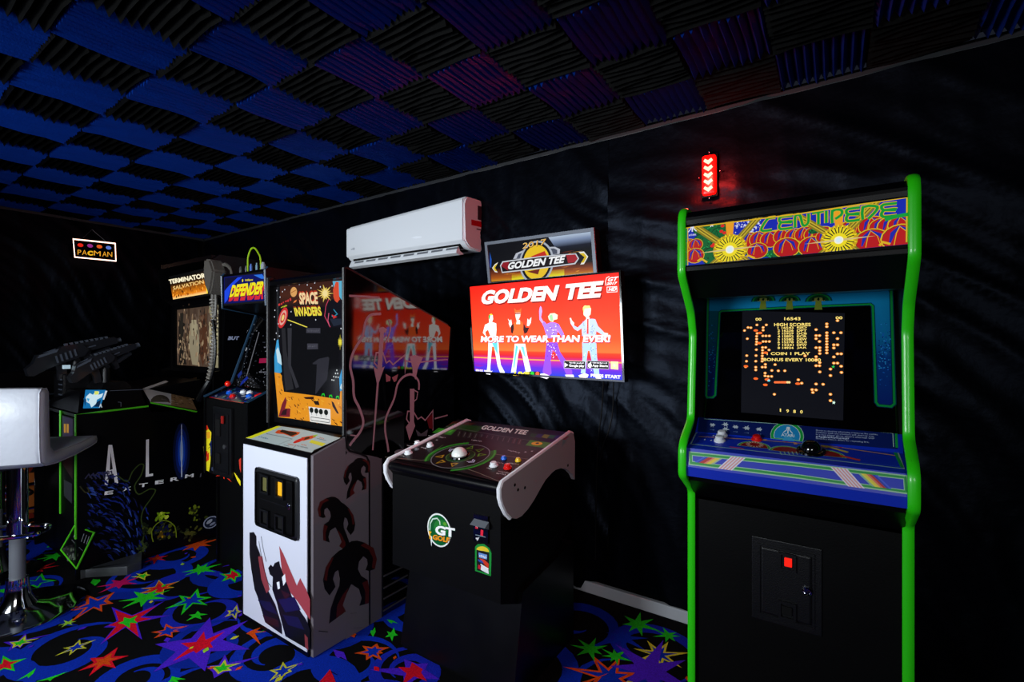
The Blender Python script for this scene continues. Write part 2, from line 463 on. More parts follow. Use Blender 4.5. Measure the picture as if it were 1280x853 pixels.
COLS = dict(o='#ff5a14', r='#ff1430', g='#2cf02c', y='#f4f03c', p='#5a28f0', b='#0c38d0', m='#e81470', l='#b8f23c', d='#ff7a30')
placed = []
def cstar(c, tips, layers, inner=.36):
    """layers: list of (colour key, shrink)"""
    C0 = HZ(*c); T = [HZ(*t) for t in tips]; C0 = (C0.x, C0.y); T = [(t.x, t.y) for t in T]
    placed.append(C0)
    for k, sh in layers: ca.star(C0, T, inner, COLS[k], sh)
def rstar(c, R, n, layers, inner=.34, rnd=rc, jit=.3, world=False):
    if not world: C0 = HZ(*c); c = (C0.x, C0.y); placed.append(c)
    ph = rnd.uniform(0, 6.28)
    T = [(c[0]+R*(1+rnd.uniform(-jit, jit))*math.cos(ph+2*math.pi*i/n), c[1]+R*(1+rnd.uniform(-jit, jit))*math.sin(ph+2*math.pi*i/n)) for i in range(n)]
    for k, sh in layers: ca.star(c, T, inner, COLS[k], sh)
z1 = lambda x, y: (x*.24975, 640+y*.24975)
z2 = lambda x, y: (240+x*.25, 640+y*.25)
def S(z, c, tips, layers, inner=.36): cstar(z(*c), [z(*t) for t in tips], layers, inner)
OUT = lambda a, b: [(a, 1.0), (b, .62)]
S(z1, (640, 550), [(820, 450), (850, 520), (710, 640), (500, 668), (520, 580), (560, 480)], [('p', 1.02)], .3)
S(z1, (640, 550), [(790, 470), (765, 535), (697, 632), (515, 655), (538, 572), (572, 490)], [('r', .95)], .34)
S(z1, (640, 550), [(690, 520), (690, 560), (650, 585), (590, 560), (620, 530)], [('g', 1)], .4)
S(z1, (478, 462), [(575, 402), (568, 460), (512, 502), (345, 560), (305, 508), (430, 415)], [('o', 1), ('b', .66)])
S(z1, (520, 750), [(590, 680), (645, 722), (580, 785), (445, 825), (390, 800), (450, 735)], [('r', 1), ('o', .62)], .4)
S(z1, (380, 680), [(400, 640), (485, 640), (435, 685), (345, 722), (272, 725), (315, 685)], [('y', 1), ('b', .64)])
S(z1, (25, 770), [(15, 722), (135, 735), (75, 800), (-20, 808), (-60, 770)], [('g', 1), ('r', .68)], .4)
S(z1, (100, 658), [(128, 610), (160, 655), (250, 615), (100, 685), (40, 700), (20, 655)], [('p', 1.05)], .36)
S(z1, (100, 658), [(128, 620), (160, 655), (200, 635), (100, 680), (60, 685), (48, 655)], [('y', 1), ('g', .62)], .4)
cstar(z1(1000, 670), [z2(90, 530), z2(280, 545), z2(290, 690), z2(65, 800), z1(775, 665), z1(765, 805)], [('p', 1)], .40)
cstar(z1(1000, 670), [z2(60, 600), z2(165, 600), z2(105, 680), z2(20, 710), z1(865, 750), z1(905, 660)], [('r', 1)], .42)
S(z1, (795, 385), [(795, 345), (895, 350), (870, 380), (815, 415), (690, 412), (710, 385)], [('y', 1.05), ('o', .95), ('r', .6)], .4)
S(z1, (960, 445), [(990, 385), (1060, 430), (1040, 470), (905, 520), (825, 487), (895, 420)], [('g', 1), ('b', .66)])
S(z1, (985, 520), [(990, 498), (1040, 515), (1010, 540), (930, 550), (945, 518)], [('g', 1)])
S(z1, (840, 600), [(830, 562), (945, 572), (900, 600), (865, 632), (770, 635), (755, 605)], [('o', 1), ('b', .66)], .42)
S(z1, (780, 235), [(790, 213), (845, 220), (830, 245), (770, 265), (712, 258), (735, 232)], [('r', 1), ('o', .5)], .35)
S(z1, (715, 322), [(735, 302), (755, 318), (725, 343), (655, 328), (680, 310)], [('y', 1), ('g', .6)], .38)
S(z1, (185, 355), [(210, 308), (285, 345), (190, 385), (60, 398), (130, 345)], [('g', 1), ('b', .7)], .36)
S(z1, (10, 395), [(60, 380), (30, 410), (-40, 400)], [('g', 1)], .3)
S(z1, (150, 815), [(180, 785), (140, 835), (80, 850)], [('g', 1)], .3)
S(z1, (255, 835), [(345, 800), (250, 850), (180, 853)], [('g', 1)], .25)
S(z1, (870, 842), [(860, 825), (930, 840), (900, 860), (840, 856)], [('g', 1)], .35)
S(z1, (480, 350), [(465, 338), (500, 340), (475, 372)], [('g', 1)], .5)
for c, R, k in (((600, 360), .1, 'm'), ((725, 432), .1, 'g'), ((275, 222), .1, 'g'), ((1005, 290), .1, 'g'), ((985, 165), .14, 'o'), ((320, 110), .14, 'r'), ((180, 290), .09, 'r')):
    rstar(z1(*c), R, 7, [(k, 1), ('o' if k == 'r' else k, .5)])
S(z2, (205, 320), [(195, 285), (245, 325), (215, 355), (150, 350), (140, 312)], [('g', 1.05), ('r', .7)], .42)
S(z2, (210, 505), [(225, 465), (250, 500), (220, 540), (160, 530), (175, 495)], [('p', 1.2), ('y', .95), ('b', .55)], .38)
S(z2, (150, 785), [(165, 715), (340, 725), (260, 790), (110, 835), (70, 775)], [('p', 1)], .36)
S(z2, (150, 785), [(165, 740), (245, 758), (200, 795), (130, 815), (90, 775)], [('y', 1), ('g', .66)], .42)
S(z2, (455, 800), [(455, 752), (550, 755), (500, 800), (435, 853), (385, 850), (385, 795)], [('y', 1), ('b', .64)], .42)
S(z2, (905, 700), [(925, 660), (990, 680), (955, 710), (950, 745), (870, 745), (810, 710), (850, 672)], [('o', 1), ('b', .62)], .5)
S(z2, (1000, 615), [(1010, 580), (1030, 620), (1000, 650), (965, 630), (975, 600)], [('g', 1)], .38)
S(z2, (995, 550), [(975, 540), (1030, 560), (1000, 562)], [('g', 1)], .3)
S(z2, (905, 602), [(915, 580), (905, 628), (893, 595)], [('g', 1)], .4)
S(z2, (1110, 800), [(880, 790), (1060, 738), (1180, 760), (1240, 840), (1060, 880)], [('p', 1)], .4)
S(z2, (1110, 800), [(1030, 778), (1100, 755), (1155, 790), (1175, 850), (1050, 870)], [('r', 1)], .45)
S(z2, (680, 835), [(690, 790), (720, 860), (620, 870)], [('r', 1)], .4)
S(z2, (740, 715), [(705, 690), (775, 745), (730, 735)], [('p', 1)], .4)
S(z2, (50, 290), [(50, 270), (90, 285), (60, 305), (10, 305), (15, 283)], [('g', 1)], .38)
S(z2, (300, 605), [(355, 575), (380, 600), (345, 670), (270, 612)], [('o', 1)], .25)
for c, R, ls in (((762, 847), .16, [('o', 1), ('b', .66)]), ((769, 821), .06, [('g', 1)]), ((738, 812), .08, [('g', 1)]), ((824, 819), .12, [('y', 1), ('b', .6)]),
                 ((812, 838), .19, [('p', 1)]), ((797, 781), .09, [('g', 1)]), ((835, 795), .07, [('g', 1)]), ((780, 798), .1, [('b', 1)])):
    rstar(c, R, 7, ls)
for i in range(26):
    for j in range(14):
        cx = XB+.1+.34*i+rc.uniform(-.12, .12); cy = YF+.2+.42*j+rc.uniform(-.12, .12)
        if cy > 2.2 or any(math.hypot(cx-p[0], cy-p[1]) < .27 for p in placed): continue
        if cy > .2 and -4.2 < cx < -1.7 and cy < 1.5: continue
        k = rc.choice('orgympd')
        rstar((cx, cy), rc.uniform(.07, .19), rc.choice((6, 7, 8)), rc.choice(([(k, 1)], [(k, 1), ('b', .62)], [('p', 1.2), (k, .8)], [(k, 1), (rc.choice('yrg'), .5)])), world=True)
ca.layer = 2
for i in range(260):
    cx = rc.uniform(XB+.1, XR-.6); cy = rc.uniform(YF+.2, 2.3)
    if any(math.hypot(cx-p[0], cy-p[1]) < .13 for p in placed): continue
    k = rc.choice('gpprobl'); an = rc.uniform(0, 3.14); L_ = rc.uniform(.05, .16)
    if rc.random() < .5: ca.poly([(cx-L_*math.cos(an), cy-L_*math.sin(an)), (cx+.008*math.sin(an), cy-.008*math.cos(an)), (cx+L_*math.cos(an), cy+L_*math.sin(an)), (cx-.010*math.sin(an), cy+.010*math.cos(an))], COLS[k])
    else: rstar((cx, cy), rc.uniform(.035, .075), 6, [(k, 1)], world=True)
for i in range(520):
    cx = rc.uniform(XB+.1, XR-.3); cy = rc.uniform(YF+.2, 2.3); s = rc.uniform(.012, .024); an = rc.uniform(0, 3)
    ca.poly([(cx+s*math.cos(an), cy+s*math.sin(an)), (cx-s*.6*math.sin(an), cy+s*.6*math.cos(an)), (cx-s*math.cos(an), cy-s*math.sin(an)), (cx+s*.6*math.sin(an), cy-s*.6*math.cos(an))], COLS[rc.choice('orlgymp')])
ca.build('carpet_print', 'printm', floor)

# ------------------------------------------------------------------ velvet curtains
def curtain(name, label, x0, x1, y, z0f, z1, axis, seed, amp=1.0):
    nx = int(abs(x1-x0)/.022); nz = 105; bm = B(); V = []
    for j in range(nz+1):
        row = []
        for i in range(nx+1):
            u = x0+(x1-x0)*i/nx; z0 = z0f(u); z = z0+(z1-z0)*j/nz
            p = Vector((u*1.0, z, seed))
            wv = noise.noise(p*.7)*1.3
            # creases radiating down from the fixing points plus soft vertical gathers
            q = (u*.72+z*.9+wv*.5)
            r1 = (1-abs(noise.noise(Vector((q*3.2, (u*.9-z*.72)*.55, seed+3)))*2))**3
            r2 = (1-abs(noise.noise(Vector((q*8+wv, (u*.9-z*.72)*.8, seed+9)))*2))**3
            r3 = (1-abs(noise.noise(Vector((u*5+wv*.6, z*.5, seed+5)))*2))**2
            t = z/2.5
            dsp = amp*(.020*r1+.010*r2+.008*r3+.010*noise.noise(Vector((u*1.1, z*.5, seed+1))))
            dsp = max(-.012, min(.034, dsp))*(.35+.65*min(1, (1-t)*4+.15))
            yy = y-dsp if axis == 0 else y+dsp
            row.append(bm.verts.new((u, yy, z) if axis == 0 else (yy, u, z)))
        V.append(row)
    for j in range(nz):
        for i in range(nx): bm.faces.new((V[j][i], V[j][i+1], V[j+1][i+1], V[j+1][i]))
    org = (((x0+x1)/2, y, 0.02) if axis == 0 else (y, (x0+x1)/2, .02))
    o = obj(name, bm, 'velvet', None, org, smooth=False)
    for p in o.data.polygons: p.use_smooth = True
    return tag(o, label, 'curtain', None)
def hem(u):
    if -1.15 < u < -.55: return .062+.045*math.sin((u+1.15)/.6*math.pi)*.6
    return .03+.01*math.sin(u*7)
curtain('velvet_curtain', 'black velvet curtain hung behind the green edged arcade cabinet and red arrow lamp', -1.004, XR-.1, 2.415, hem, 2.452, 0, 2.0)
curtain('velvet_curtain', 'wrinkled black velvet curtain hung behind the air conditioner and wall screen', -5.58, -1.005, 2.42, hem, 2.452, 0, 7.0, 1.15)
curtain('velvet_curtain', 'black velvet curtain on the far end wall behind the hanging neon sign', YF+.1, 2.36, -5.62, lambda u: .02, 2.45, 1, 13.0)

# ================================================================== GREEN EDGED CABINET (front right)
AL, AR = -.452, .188
t = thing('arcade_cabinet', 'black upright arcade cabinet with bright green edge molding and blue control panel', 'arcade machine', ((AL+AR)/2, 2.05, 0))
prof = [(1.845, .003), (1.845, .825), (1.715, .905), (1.715, 1.0), (1.74, 1.03), (1.835, 1.085), (1.865, 1.40), (1.835, 1.48), (1.705, 1.605), (1.71, 1.79), (1.72, 1.82), (1.745, 1.838), (2.37, 1.838), (2.37, .003)]
for a0 in (AL, AR-.018):
    bm = B(); prism(bm, prof, a0, a0+.018); obj('side_panel', bm, 'black', t)
def tmold(name, prof, i0, i1, a, w, m, parent, ex=.007, sub=True):
    """edge molding that follows the outline"""
    P = [Vector((p[0], p[1])) for p in prof[i0:i1+1]]
    Q = []
    for i, p in enumerate(P):
        if 0 < i < len(P)-1:
            l1 = min(.02, (P[i-1]-p).length*.4); l2 = min(.02, (P[i+1]-p).length*.4)
            s0 = p+(P[i-1]-p).normalized()*l1; s1 = p+(P[i+1]-p).normalized()*l2
            for k in range(4): tt = k/3; Q.append(s0*(1-tt)**2+p*2*tt*(1-tt)+s1*tt**2)
        else: Q.append(p)
    bm = B(); rings = []
    for i, p in enumerate(Q):
        tt = (Q[min(i+1, len(Q)-1)]-Q[max(i-1, 0)]).normalized(); n = Vector((-tt.y, tt.x))
        if n.dot(Vector((-1, 0))) < 0 and abs(n.x) > .3: n = -n
        if abs(n.x) <= .3 and n.y < 0 and p.y > 1.5: n = -n
        ring = []
        for (x, o) in ((-w/2, -.008), (-w/2, ex*.3), (-w*.3, ex*.85), (0, ex), (w*.3, ex*.85), (w/2, ex*.3), (w/2, -.008)):
            q = p+n*o; ring.append(bm.verts.new((a+x, q.x, q.y)))
        rings.append(ring)
    for A_, B_ in zip(rings, rings[1:]):
        for k in range(len(A_)): bm.faces.new((A_[k], A_[(k+1) % 7], B_[(k+1) % 7], B_[k]))
    bm.faces.new(rings[0]); bm.faces.new(rings[-1][::-1])
    return obj(name, bm, m, parent, smooth=True)
tmold('edge_molding', prof, 0, 12, AL+.009, .026, 'green', t)
tmold('edge_molding', prof, 0, 12, AR-.009, .028, 'green', t)
i0, i1 = AL+.018, AR-.018
bm = B(); box(bm, (i0, 1.862, .04), (i1, 1.88, .80)); obj('front_panel', bm, 'black', t)
bm = B(); box(bm, (i0, 2.345, .003), (i1, 2.362, 1.82)); obj('back_panel', bm, 'black', t)
bm = B(); box(bm, (i0, 1.87, .003), (i1, 1.885, .04)); obj('plinth', bm, 'void', t)
# underside of the control panel with a worn edge
bm = B(); prism(bm, [(1.862, .79), (1.862, .80), (1.75, .885), (1.76, .90), (1.885, .82), (1.885, .79)], i0, i1); obj('lower_lip', bm, 'satin', t)
bm = B(); prism(bm, [(1.853, .800), (1.855, .803), (1.749, .884), (1.747, .881)], i0, i1)
cpf = [(1.742, .903), (1.722, .935), (1.742, 1.0), (1.752, 1.006), (1.90, 1.035), (1.90, 1.015), (1.77, .985), (1.76, .903)]
bm.free()
# blue control panel
LF0 = Vector((i0, 1.727, .905)); LF1 = Vector((i0, 1.722, .938)); LF2 = Vector((i0, 1.738, 1.000)); LF3 = Vector((i0, 1.865, 1.033)); LF4 = Vector((i0, 1.915, 1.083)); LF5 = Vector((i0, 2.06, 1.573))
bm = B(); prism(bm, [(LF0.y, LF0.z), (LF1.y, LF1.z), (LF2.y, LF2.z), (LF3.y, LF3.z), (1.88, 1.0), (1.78, .905)], i0, i1)
cp = obj('control_panel', bm, 'blue', t)
bm = B(); prism(bm, [(LF3.y, LF3.z), (LF4.y, LF4.z), (1.96, 1.08), (1.92, 1.0), (1.88, 1.0)], i0, i1); obj('instruction_strip', bm, 'blue', t)
R1 = Vector((1, 0, 0))
# front face print
f = Art(LF1, R1, LF2-LF1)
f.ppoly([(861, 564.5), (1000, 578.5), (1134.5, 594.5), (1136, 618.5), (1000, 599), (861, 581.5)], '#9fd0a8')
f.ppoly([(862.5, 566), (1000, 580), (1133, 596), (1134.5, 616.5), (1000, 597.5), (862.5, 580.2)], '#0c9a3c')
f.ppoly([(865, 569), (1000, 583), (1130, 598.5), (1131, 613.5), (1000, 594.5), (865, 577.5)], '#9fd0a8')
f.ppoly([(866, 570), (1000, 584), (1129, 599.5), (1130, 612.5), (1000, 593.5), (866, 576.7)], '#0b2fc0')
def band(x0, x1, sl, cols, ytop, ybot):
    n = len(cols); w = (x1-x0)/n
    for i, c in enumerate(cols): f.ppoly([(x0+w*i, ytop(x0+w*i)), (x0+w*(i+1), ytop(x0+w*(i+1))), (x0+w*(i+1)+sl, ybot(x0+w*(i+1)+sl)), (x0+w*i+sl, ybot(x0+w*i+sl))], c)
yt = lambda x: 565.2+(x-861)*.107; yb = lambda x: 581+(x-861)*.137
yt2 = lambda x: yt(x)+4; yb2 = lambda x: yb(x)-4
strp = ['#e8e0f0', '#e09a9a']*4+['#e8e0f0']
band(914, 932, -17, strp, yt, yb); band(1038, 1059, 22, strp, yt, yb)
band(880, 903, -12, ['#3355e0', '#1030b0', '#c01818', '#c01818', '#f08070', '#f0d040', '#f0d040', '#a8c0a0'], yt2, yb2)
band(1072, 1097, 18, ['#8fc0a0', '#f0e040', '#f0d040', '#e07060', '#c01818', '#1030b0', '#3355e0'], yt2, yb2)
f.build('front_artwork', 'print', cp)
# top print
f = Art(LF2, R1, LF3-LF2)
GR = '#10a040'; LT = '#9fc8b8'
f.pline([(874, 540), (870, 542), (863.5, 555.5), (960, 566), (1050, 577), (1130, 586.5), (1121, 562)], .004, LT)
f.pline([(876, 541), (867, 554.5), (960, 564.5), (1050, 575.5), (1126, 584)], .003, '#2850d8')
f.pline([(873, 546), (950, 550.5), (1035, 557.5), (1119, 570)], .005, '#d89a50')
f.pline([(1116, 560), (1128, 585)], .008, GR)
for (x0, y0, x1, y1, c) in ((945, 552, 975, 546, '#f0b040'), (950, 550, 980, 541, '#f0e0a0'), (1010, 553, 1035, 560, '#f0b040'), (1000, 546, 1035, 551, '#e8e0c0'), (1020, 548, 1052, 560, '#c02020'), (985, 542, 995, 556, '#f0a060'), (960, 546, 985, 553, '#c02020'), (1005, 550, 1060, 566, '#e0c040')):
    f.pline([(x0, y0), (x1, y1)], .010, c)
for cx, cy in ((942.5, 558), (983.5, 564), (1033, 569)):
    p = f.px(cx, cy)
    for r, c in ((1.0, LT), (.94, GR), (.84, '#c8a868'), (.80, '#8c0c10')):
        f.poly([(p[0]-.052*r, p[1]-.010*r)]+[(p[0]-.052*r*math.cos(k*math.pi/10), p[1]-.010*r+.046*r*math.sin(k*math.pi/10)) for k in range(1, 10)]+[(p[0]+.052*r, p[1]-.010*r)], c)
p = f.px(943, 557)
for k in range(16):
    an = 2*math.pi*k/16
    f.line([(p[0]+.016*math.cos(an), p[1]+.006+.012*math.sin(an)), (p[0]+.028*math.cos(an), p[1]+.006+.021*math.sin(an))], .003, '#f0d8c0')
for k in range(6): f.pline([(975+k*5, 565), (977+k*5, 569)], .003, LT)
f.pline([(912, 559), (925, 560.5), (930, 562)], .004, '#e04020'); f.pline([(1050, 570), (1075, 576)], .010, '#e04020')
for x, y in ((892, 545), (881, 550), (889, 551)): f.ell(f.px(x, y), .003, .005, '#c8d0e8')
f.build('panel_artwork', 'print', cp)
# instruction strip print
f = Art(LF3, R1, LF4-LF3)
f.ppoly([(874, 521), (980, 528), (1122, 540), (1122, 562), (980, 550), (872, 540)], '#061a5e')
f.pline([(878, 521.5), (985, 528.5), (1070, 535), (1120, 540), (1121, 560)], .006, GR)
f.pline([(880, 524), (985, 531), (1070, 537.5), (1116, 542), (1117, 559)], .002, LT)
p = f.px(984, 539)
for r, c in ((1.0, LT), (.96, GR), (.80, '#c8e0d8'), (.76, '#1a8cc8')):
    f.poly([(p[0]-.05*r*math.cos(k*math.pi/10), p[1]-.02+.06*r*math.sin(k*math.pi/10)) for k in range(-1, 12)], c)
f.ppoly([(981.5, 545), (988.5, 546), (993, 552), (978, 551)], '#3aa0d0')
lx, ly = f.px(985, 540)
f.line([(lx, ly-.008), (lx, ly+.020)], .004, '#e8f0f4')
for sx in (-1, 1): f.line([(lx+sx*.003, ly+.020), (lx+sx*.005, ly+.006), (lx+sx*.014, ly-.006)], .003, '#e8f0f4')
f.text('ATARI', (976.5, 545.5), (993, 547), (976.5, 542), '#e8f0f4', .02)
for (x, y) in ((890.5, 531.5), (907, 531), (907, 537), (919.5, 534), (933.5, 535.5), (949, 537)):
    q = f.px(x, y); f.ell(q, .009, .005, '#b8c4d0'); f.burst(q, .012, 6, '#b8c4d0', .4)
    f.text('~3', (x-3, y+6.6), (x+3, y+7), (x-3, y+5.2), '#5870a0')
for i, s in enumerate(('Shoot to destroy advancing creatures for points.', 'Collision with any creature will destroy you.', 'In a two player game, players alternate until', '~22', 'Hold fire button down for repeating fire.')):
    y = 539.5+2.6*i; f.text(s, (1020, y), (1020+1.62*max(26, len(s)), y+max(26, len(s))*.115), (1020, y-2.2), '#b8c4e0')
f.build('instruction_artwork', 'print', cp)
# buttons, fire button, trackball
def button(c, nrm, r, m, parent, name='button', h=.012, ring=None):
    bm = B(); lathe(bm, [(r*1.35, 0), (r*1.35, .004), (r*1.15, .007), (r, .007), (r, h), (r*.8, h+.003), (0, h+.004)], c, nrm, 20)
    return obj(name, bm, m, parent, smooth=True)
Ntop = Vector((0, -(LF3.z-LF2.z), LF3.y-LF2.y)).normalized()
def onpl(px_, py_, O, N_): r = ray(px_, py_); return CAMP+r*((Vector(O)-CAMP).dot(N_)/r.dot(N_))
for x, y in ((902.5, 545), (899.5, 551.5)): button(onpl(x, y, LF2, Ntop), Ntop, .014, 'whitep', t, 'start_button', .016)
button(onpl(946, 550, LF2, Ntop), Ntop, .013, 'red', t, 'fire_button', .014)
bm = B(); c0 = onpl(1014, 564, LF2, Ntop); lathe(bm, [(.042, 0), (.040, .006), (.034, .008)], c0, Ntop, 28); obj('trackball_ring', bm, 'blackp', t, smooth=True)
bm = B(); ball(bm, c0+Ntop*.005, .031); obj('trackball', bm, 'blackp', t, smooth=True)
# monitor glass with printed bezel
bm = B(); prism(bm, [(LF4.y, LF4.z), (LF5.y, LF5.z), (LF5.y+.02, LF5.z), (LF4.y+.03, LF4.z-.004)], i0, i1); glass = obj('monitor_glass', bm, 'gloss', t)
f = Art(LF4, R1, LF5-LF4)
TE = '#0a5a78'
# teal frame as three bands with a darker lower fade
def fr(pts, c): f.ppoly(pts, c)
fr([(884, 369), (1000, 366), (1113, 361), (1113, 380), (1093, 386), (1093, 380), (1000, 384), (899, 389), (897, 393), (884, 393)], '#127db0')
TLf = [(1090, 380), (1113, 380), (1117, 506), (1096, 506)]
f.grad(TLf, [(0, '#127db0'), (.35, '#0f6aa0'), (.55, '#0a3c80'), (1, '#0a2470')])
f.grad([(883, 389), (899, 389), (894, 495), (881, 495)], [(0, '#0d5c70'), (.35, '#0a5068'), (.6, '#0a2c68'), (1, '#081c5c')])
for P_, w_, c_ in (([(883, 495), (885, 371), (888, 369), (1000, 366), (1111, 361), (1114, 364), (1118, 505), (1114, 508.5), (1098, 507), (1095, 503), (1091, 383), (1088, 380.5), (1000, 384), (902, 389), (899.5, 391), (894, 494), (891, 497), (884, 497)], .010, '#0c8c3c'),):
    f.pline(P_, .011, '#06304a', True); f.pline(P_, w_*.6, c_, True)
rnd = random.Random(4)
for k in range(210):
    yy = min(495, max(405, rnd.gauss(440, 18))); side = rnd.random() < .6
    x = rnd.uniform(1098, 1113) if side else rnd.uniform(886, 894)
    if not side: yy += 2
    f.ell(f.px(x, yy), rnd.uniform(.0012, .0028), None, rnd.choice(('#2a8ad0', '#1a60c0', '#0c2c70')), 0, 5)
for cx, s in ((954, 1.0), (987, .85), (1023, 1.0)):      # three mushroom shapes on the top edge
    p = f.px(cx, 377)
    f.poly([(p[0]-.012, p[1]-.032), (p[0]+.012, p[1]-.032), (p[0]+.008, p[1]+.004), (p[0]-.008, p[1]+.004)], '#6a7a28')
    for r, c in ((.042, '#06304a'), (.038, '#0c7a34'), (.032, '#0a3c20'), (.020, '#787a38')):
        f.poly([(p[0]+r*s*math.cos(k*math.pi/8), p[1]+.75*r*s*math.sin(k*math.pi/8)) for k in range(9)], c)
    for k in (-1, 0, 1): f.ell((p[0]+k*.016*s, p[1]+.008), .004, .006, '#08240f')
f.build('bezel_artwork', 'printg', glass)
# the tube picture
f = Art(LF4, R1, LF5-LF4, lift=.0035)
f.ppoly([(928, 389), (1056, 392), (1054, 526), (926.5, 516)], '#0b0c12')
K = 150/853.0; sx_ = lambda x: 915+x*K; sy_ = lambda y: 380+y*K
YC = '#ffe27a'
def st(s, x0, y0, x1, y1, h=15, b=.02): f.text(s, (sx_(x0), sy_(y0+h/2)), (sx_(x1), sy_(y1+h/2)), (sx_(x0), sy_(y0-h/2)), YC, b)
st('16543', 372, 108, 487, 108, 22); st('00', 168, 112, 210, 112, 20); st('00', 737, 102, 785, 102, 20)
st('HIGH SCORES', 300, 150, 560, 150, 22); st('1 COIN 1 PLAY', 248, 356, 556, 356, 20); st('BONUS EVERY 10000', 225, 398, 632, 402, 22)
for i in range(8): st('%d %d' % (i+1, 16543-217*i-(i % 3)*90), 325, 172+i*20.5, 438, 172+i*20.5, 16); st(('EJD', 'DFT', 'DCB', 'ECR', 'DEW', 'DLS', 'DFW', 'JAR')[i], 462, 172+i*20.5, 532, 172+i*20.5, 16)
for ch, x, y, w_ in (('1', 345, 757, 4), ('9', 396, 763, 9), ('8', 445, 766, 9), ('0', 494, 769, 9)): st(ch, x-w_, y, x+w_, y+1, 22)
MU = [(178, 152), (245, 152), (115, 170), (135, 172), (90, 192), (222, 170), (222, 190), (180, 212), (176, 232), (176, 252), (176, 272), (174, 290), (220, 230), (242, 230), (266, 230), (222, 270), (242, 270), (266, 270), (110, 250), (174, 328), (218, 312), (240, 312), (264, 330), (218, 332), (218, 352), (216, 372), (216, 392), (215, 410), (172, 370), (106, 370), (104, 410), (170, 410), (98, 450), (170, 452), (170, 472), (238, 432), (216, 452), (238, 452), (307, 434), (284, 476), (330, 478), (376, 478), (236, 494), (236, 514), (258, 518), (282, 518), (260, 545), (472, 542), (496, 566), (302, 645), (598, 572), (648, 574), (570, 612), (598, 614), (575, 632), (700, 645), (700, 690), (598, 186), (598, 228), (622, 228), (598, 250), (622, 270), (598, 314), (624, 314), (624, 334), (624, 356), (598, 378), (598, 398), (624, 420), (598, 442), (622, 442), (624, 486), (674, 145), (674, 165)]+[(674, 208+20.5*k) for k in range(8)]+[(724, 208), (774, 208), (750, 122), (750, 250), (724, 294), (750, 294), (724, 316), (750, 358), (776, 358), (724, 380), (724, 424), (750, 424), (776, 446), (700, 466), (700, 512), (778, 490), (520, 372)]
for x, y in MU:
    q = f.px(sx_(x), sy_(y)); f.ell(q, .0052, .0048, '#ff9a3c', 0, 8); f.ell((q[0], q[1]-.0004), .0028, .0026, '#ffe8b0', 0, 6)
for x, y in ((170, 192), (200, 210), (196, 282), (240, 350), (100, 446), (170, 534), (238, 578), (468, 570), (250, 540)): f.ell(f.px(sx_(x), sy_(y)), .008, .0045, '#ff6a28', 0, 8)
for k in range(10): f.ell(f.px(sx_(308+k*11), sy_(560)), .0045, .0042, '#ff7038' if k < 8 else '#ffd890', 0, 8)
for x, y, c in ((262, 548, '#58e8ff'), (724, 704, '#d8ffe8'), (720, 450, '#30c050')): f.burst(f.px(sx_(x), sy_(y)), .006, 5, c)
f.build('screen_picture', mat('tube_art', rough=.15, attr=True, emit=1.1), glass)
# screen shroud sides, marquee
bm = B(); prism(bm, [(1.715, 1.622), (1.83, 1.53), (2.075, 1.545), (2.08, 1.56), (1.84, 1.55), (1.73, 1.635)], i0, i1); obj('speaker_panel', bm, 'satin', t)
bm = B(); box(bm, (i0, 1.724, 1.63), (i1, 1.75, 1.80)); mq = obj('marquee', bm, 'void', t)
bm = B(); prism(bm, [(1.712, 1.790), (1.712, 1.800), (1.745, 1.826), (2.37, 1.826), (2.37, 1.81), (1.76, 1.81), (1.73, 1.785), (1.73, 1.776), (1.715, 1.776)], i0, i1); obj('top_retainer', bm, 'satin', t)
bm = B(); box(bm, (i0, 1.710, 1.615), (i1, 1.728, 1.632), .003); obj('bottom_retainer', bm, 'satin', t)
f = Art((i0, 1.722, 1.63), R1, (0, 0, 1)); f.step = 3e-6; f.clip((857, 285), (1138, 246.5), (1138, 305), (857, 332.5))
def mc(x, y):   # crop coordinates of the two marquee studies
    return (840+x*.15238, 220+y*.15238) if x < 1050 else (1000+(x-1050)*.15235, 220+y*.15235)
f.ppoly([(857, 285), (1000, 267), (1138, 246), (1138, 305), (1000, 320), (857, 332.5)], '#1228b0')
YE, RE, DG = '#e0b420', '#b8141a', '#0a6430'
def pm(x, y): return f.px(*mc(x, y))
def ridge(pts, c, w=.004):
    f.ppoly([mc(*p) for p in pts]+[(1138, 305), (1000, 320), (857, 332.5)] if False else [mc(*p) for p in pts], c)
# green growth left
for (x, y, r) in ((240, 430, .026), (290, 470, .03), (330, 520, .034), (380, 430, .03), (440, 410, .024), (300, 600, .04), (340, 660, .035), (250, 540, .03), (390, 480, .026), (430, 460, .022)):
    c = pm(x, y); f.ell(c, r*1.08, r*.95, '#0a3c1c'); f.ell(c, r, r*.85, DG)
rnd = random.Random(8)
for k in range(120):
    x = rnd.uniform(215, 460); y = rnd.uniform(390, 690)
    c = pm(x, y); f.line([c, (c[0]+rnd.uniform(-.008, .008), c[1]+rnd.uniform(.002, .008))], .002, rnd.choice(('#063c18', '#20a850', '#063c18')))
for x, y in ((415, 410), (405, 455), (430, 468), (345, 560), (330, 575)): f.ell(pm(x, y), .006, .005, '#e02020')
for k in range(70):
    x = abs(rnd.gauss(0, 1)); c = pm(520+rnd.random()*220, 350+rnd.random()*130); f.burst(c, rnd.uniform(.001, .005), 5, '#d8dcf8', .5)
for k in range(4): f.burst(pm(325, 400), .008, 6, '#e8ecff')
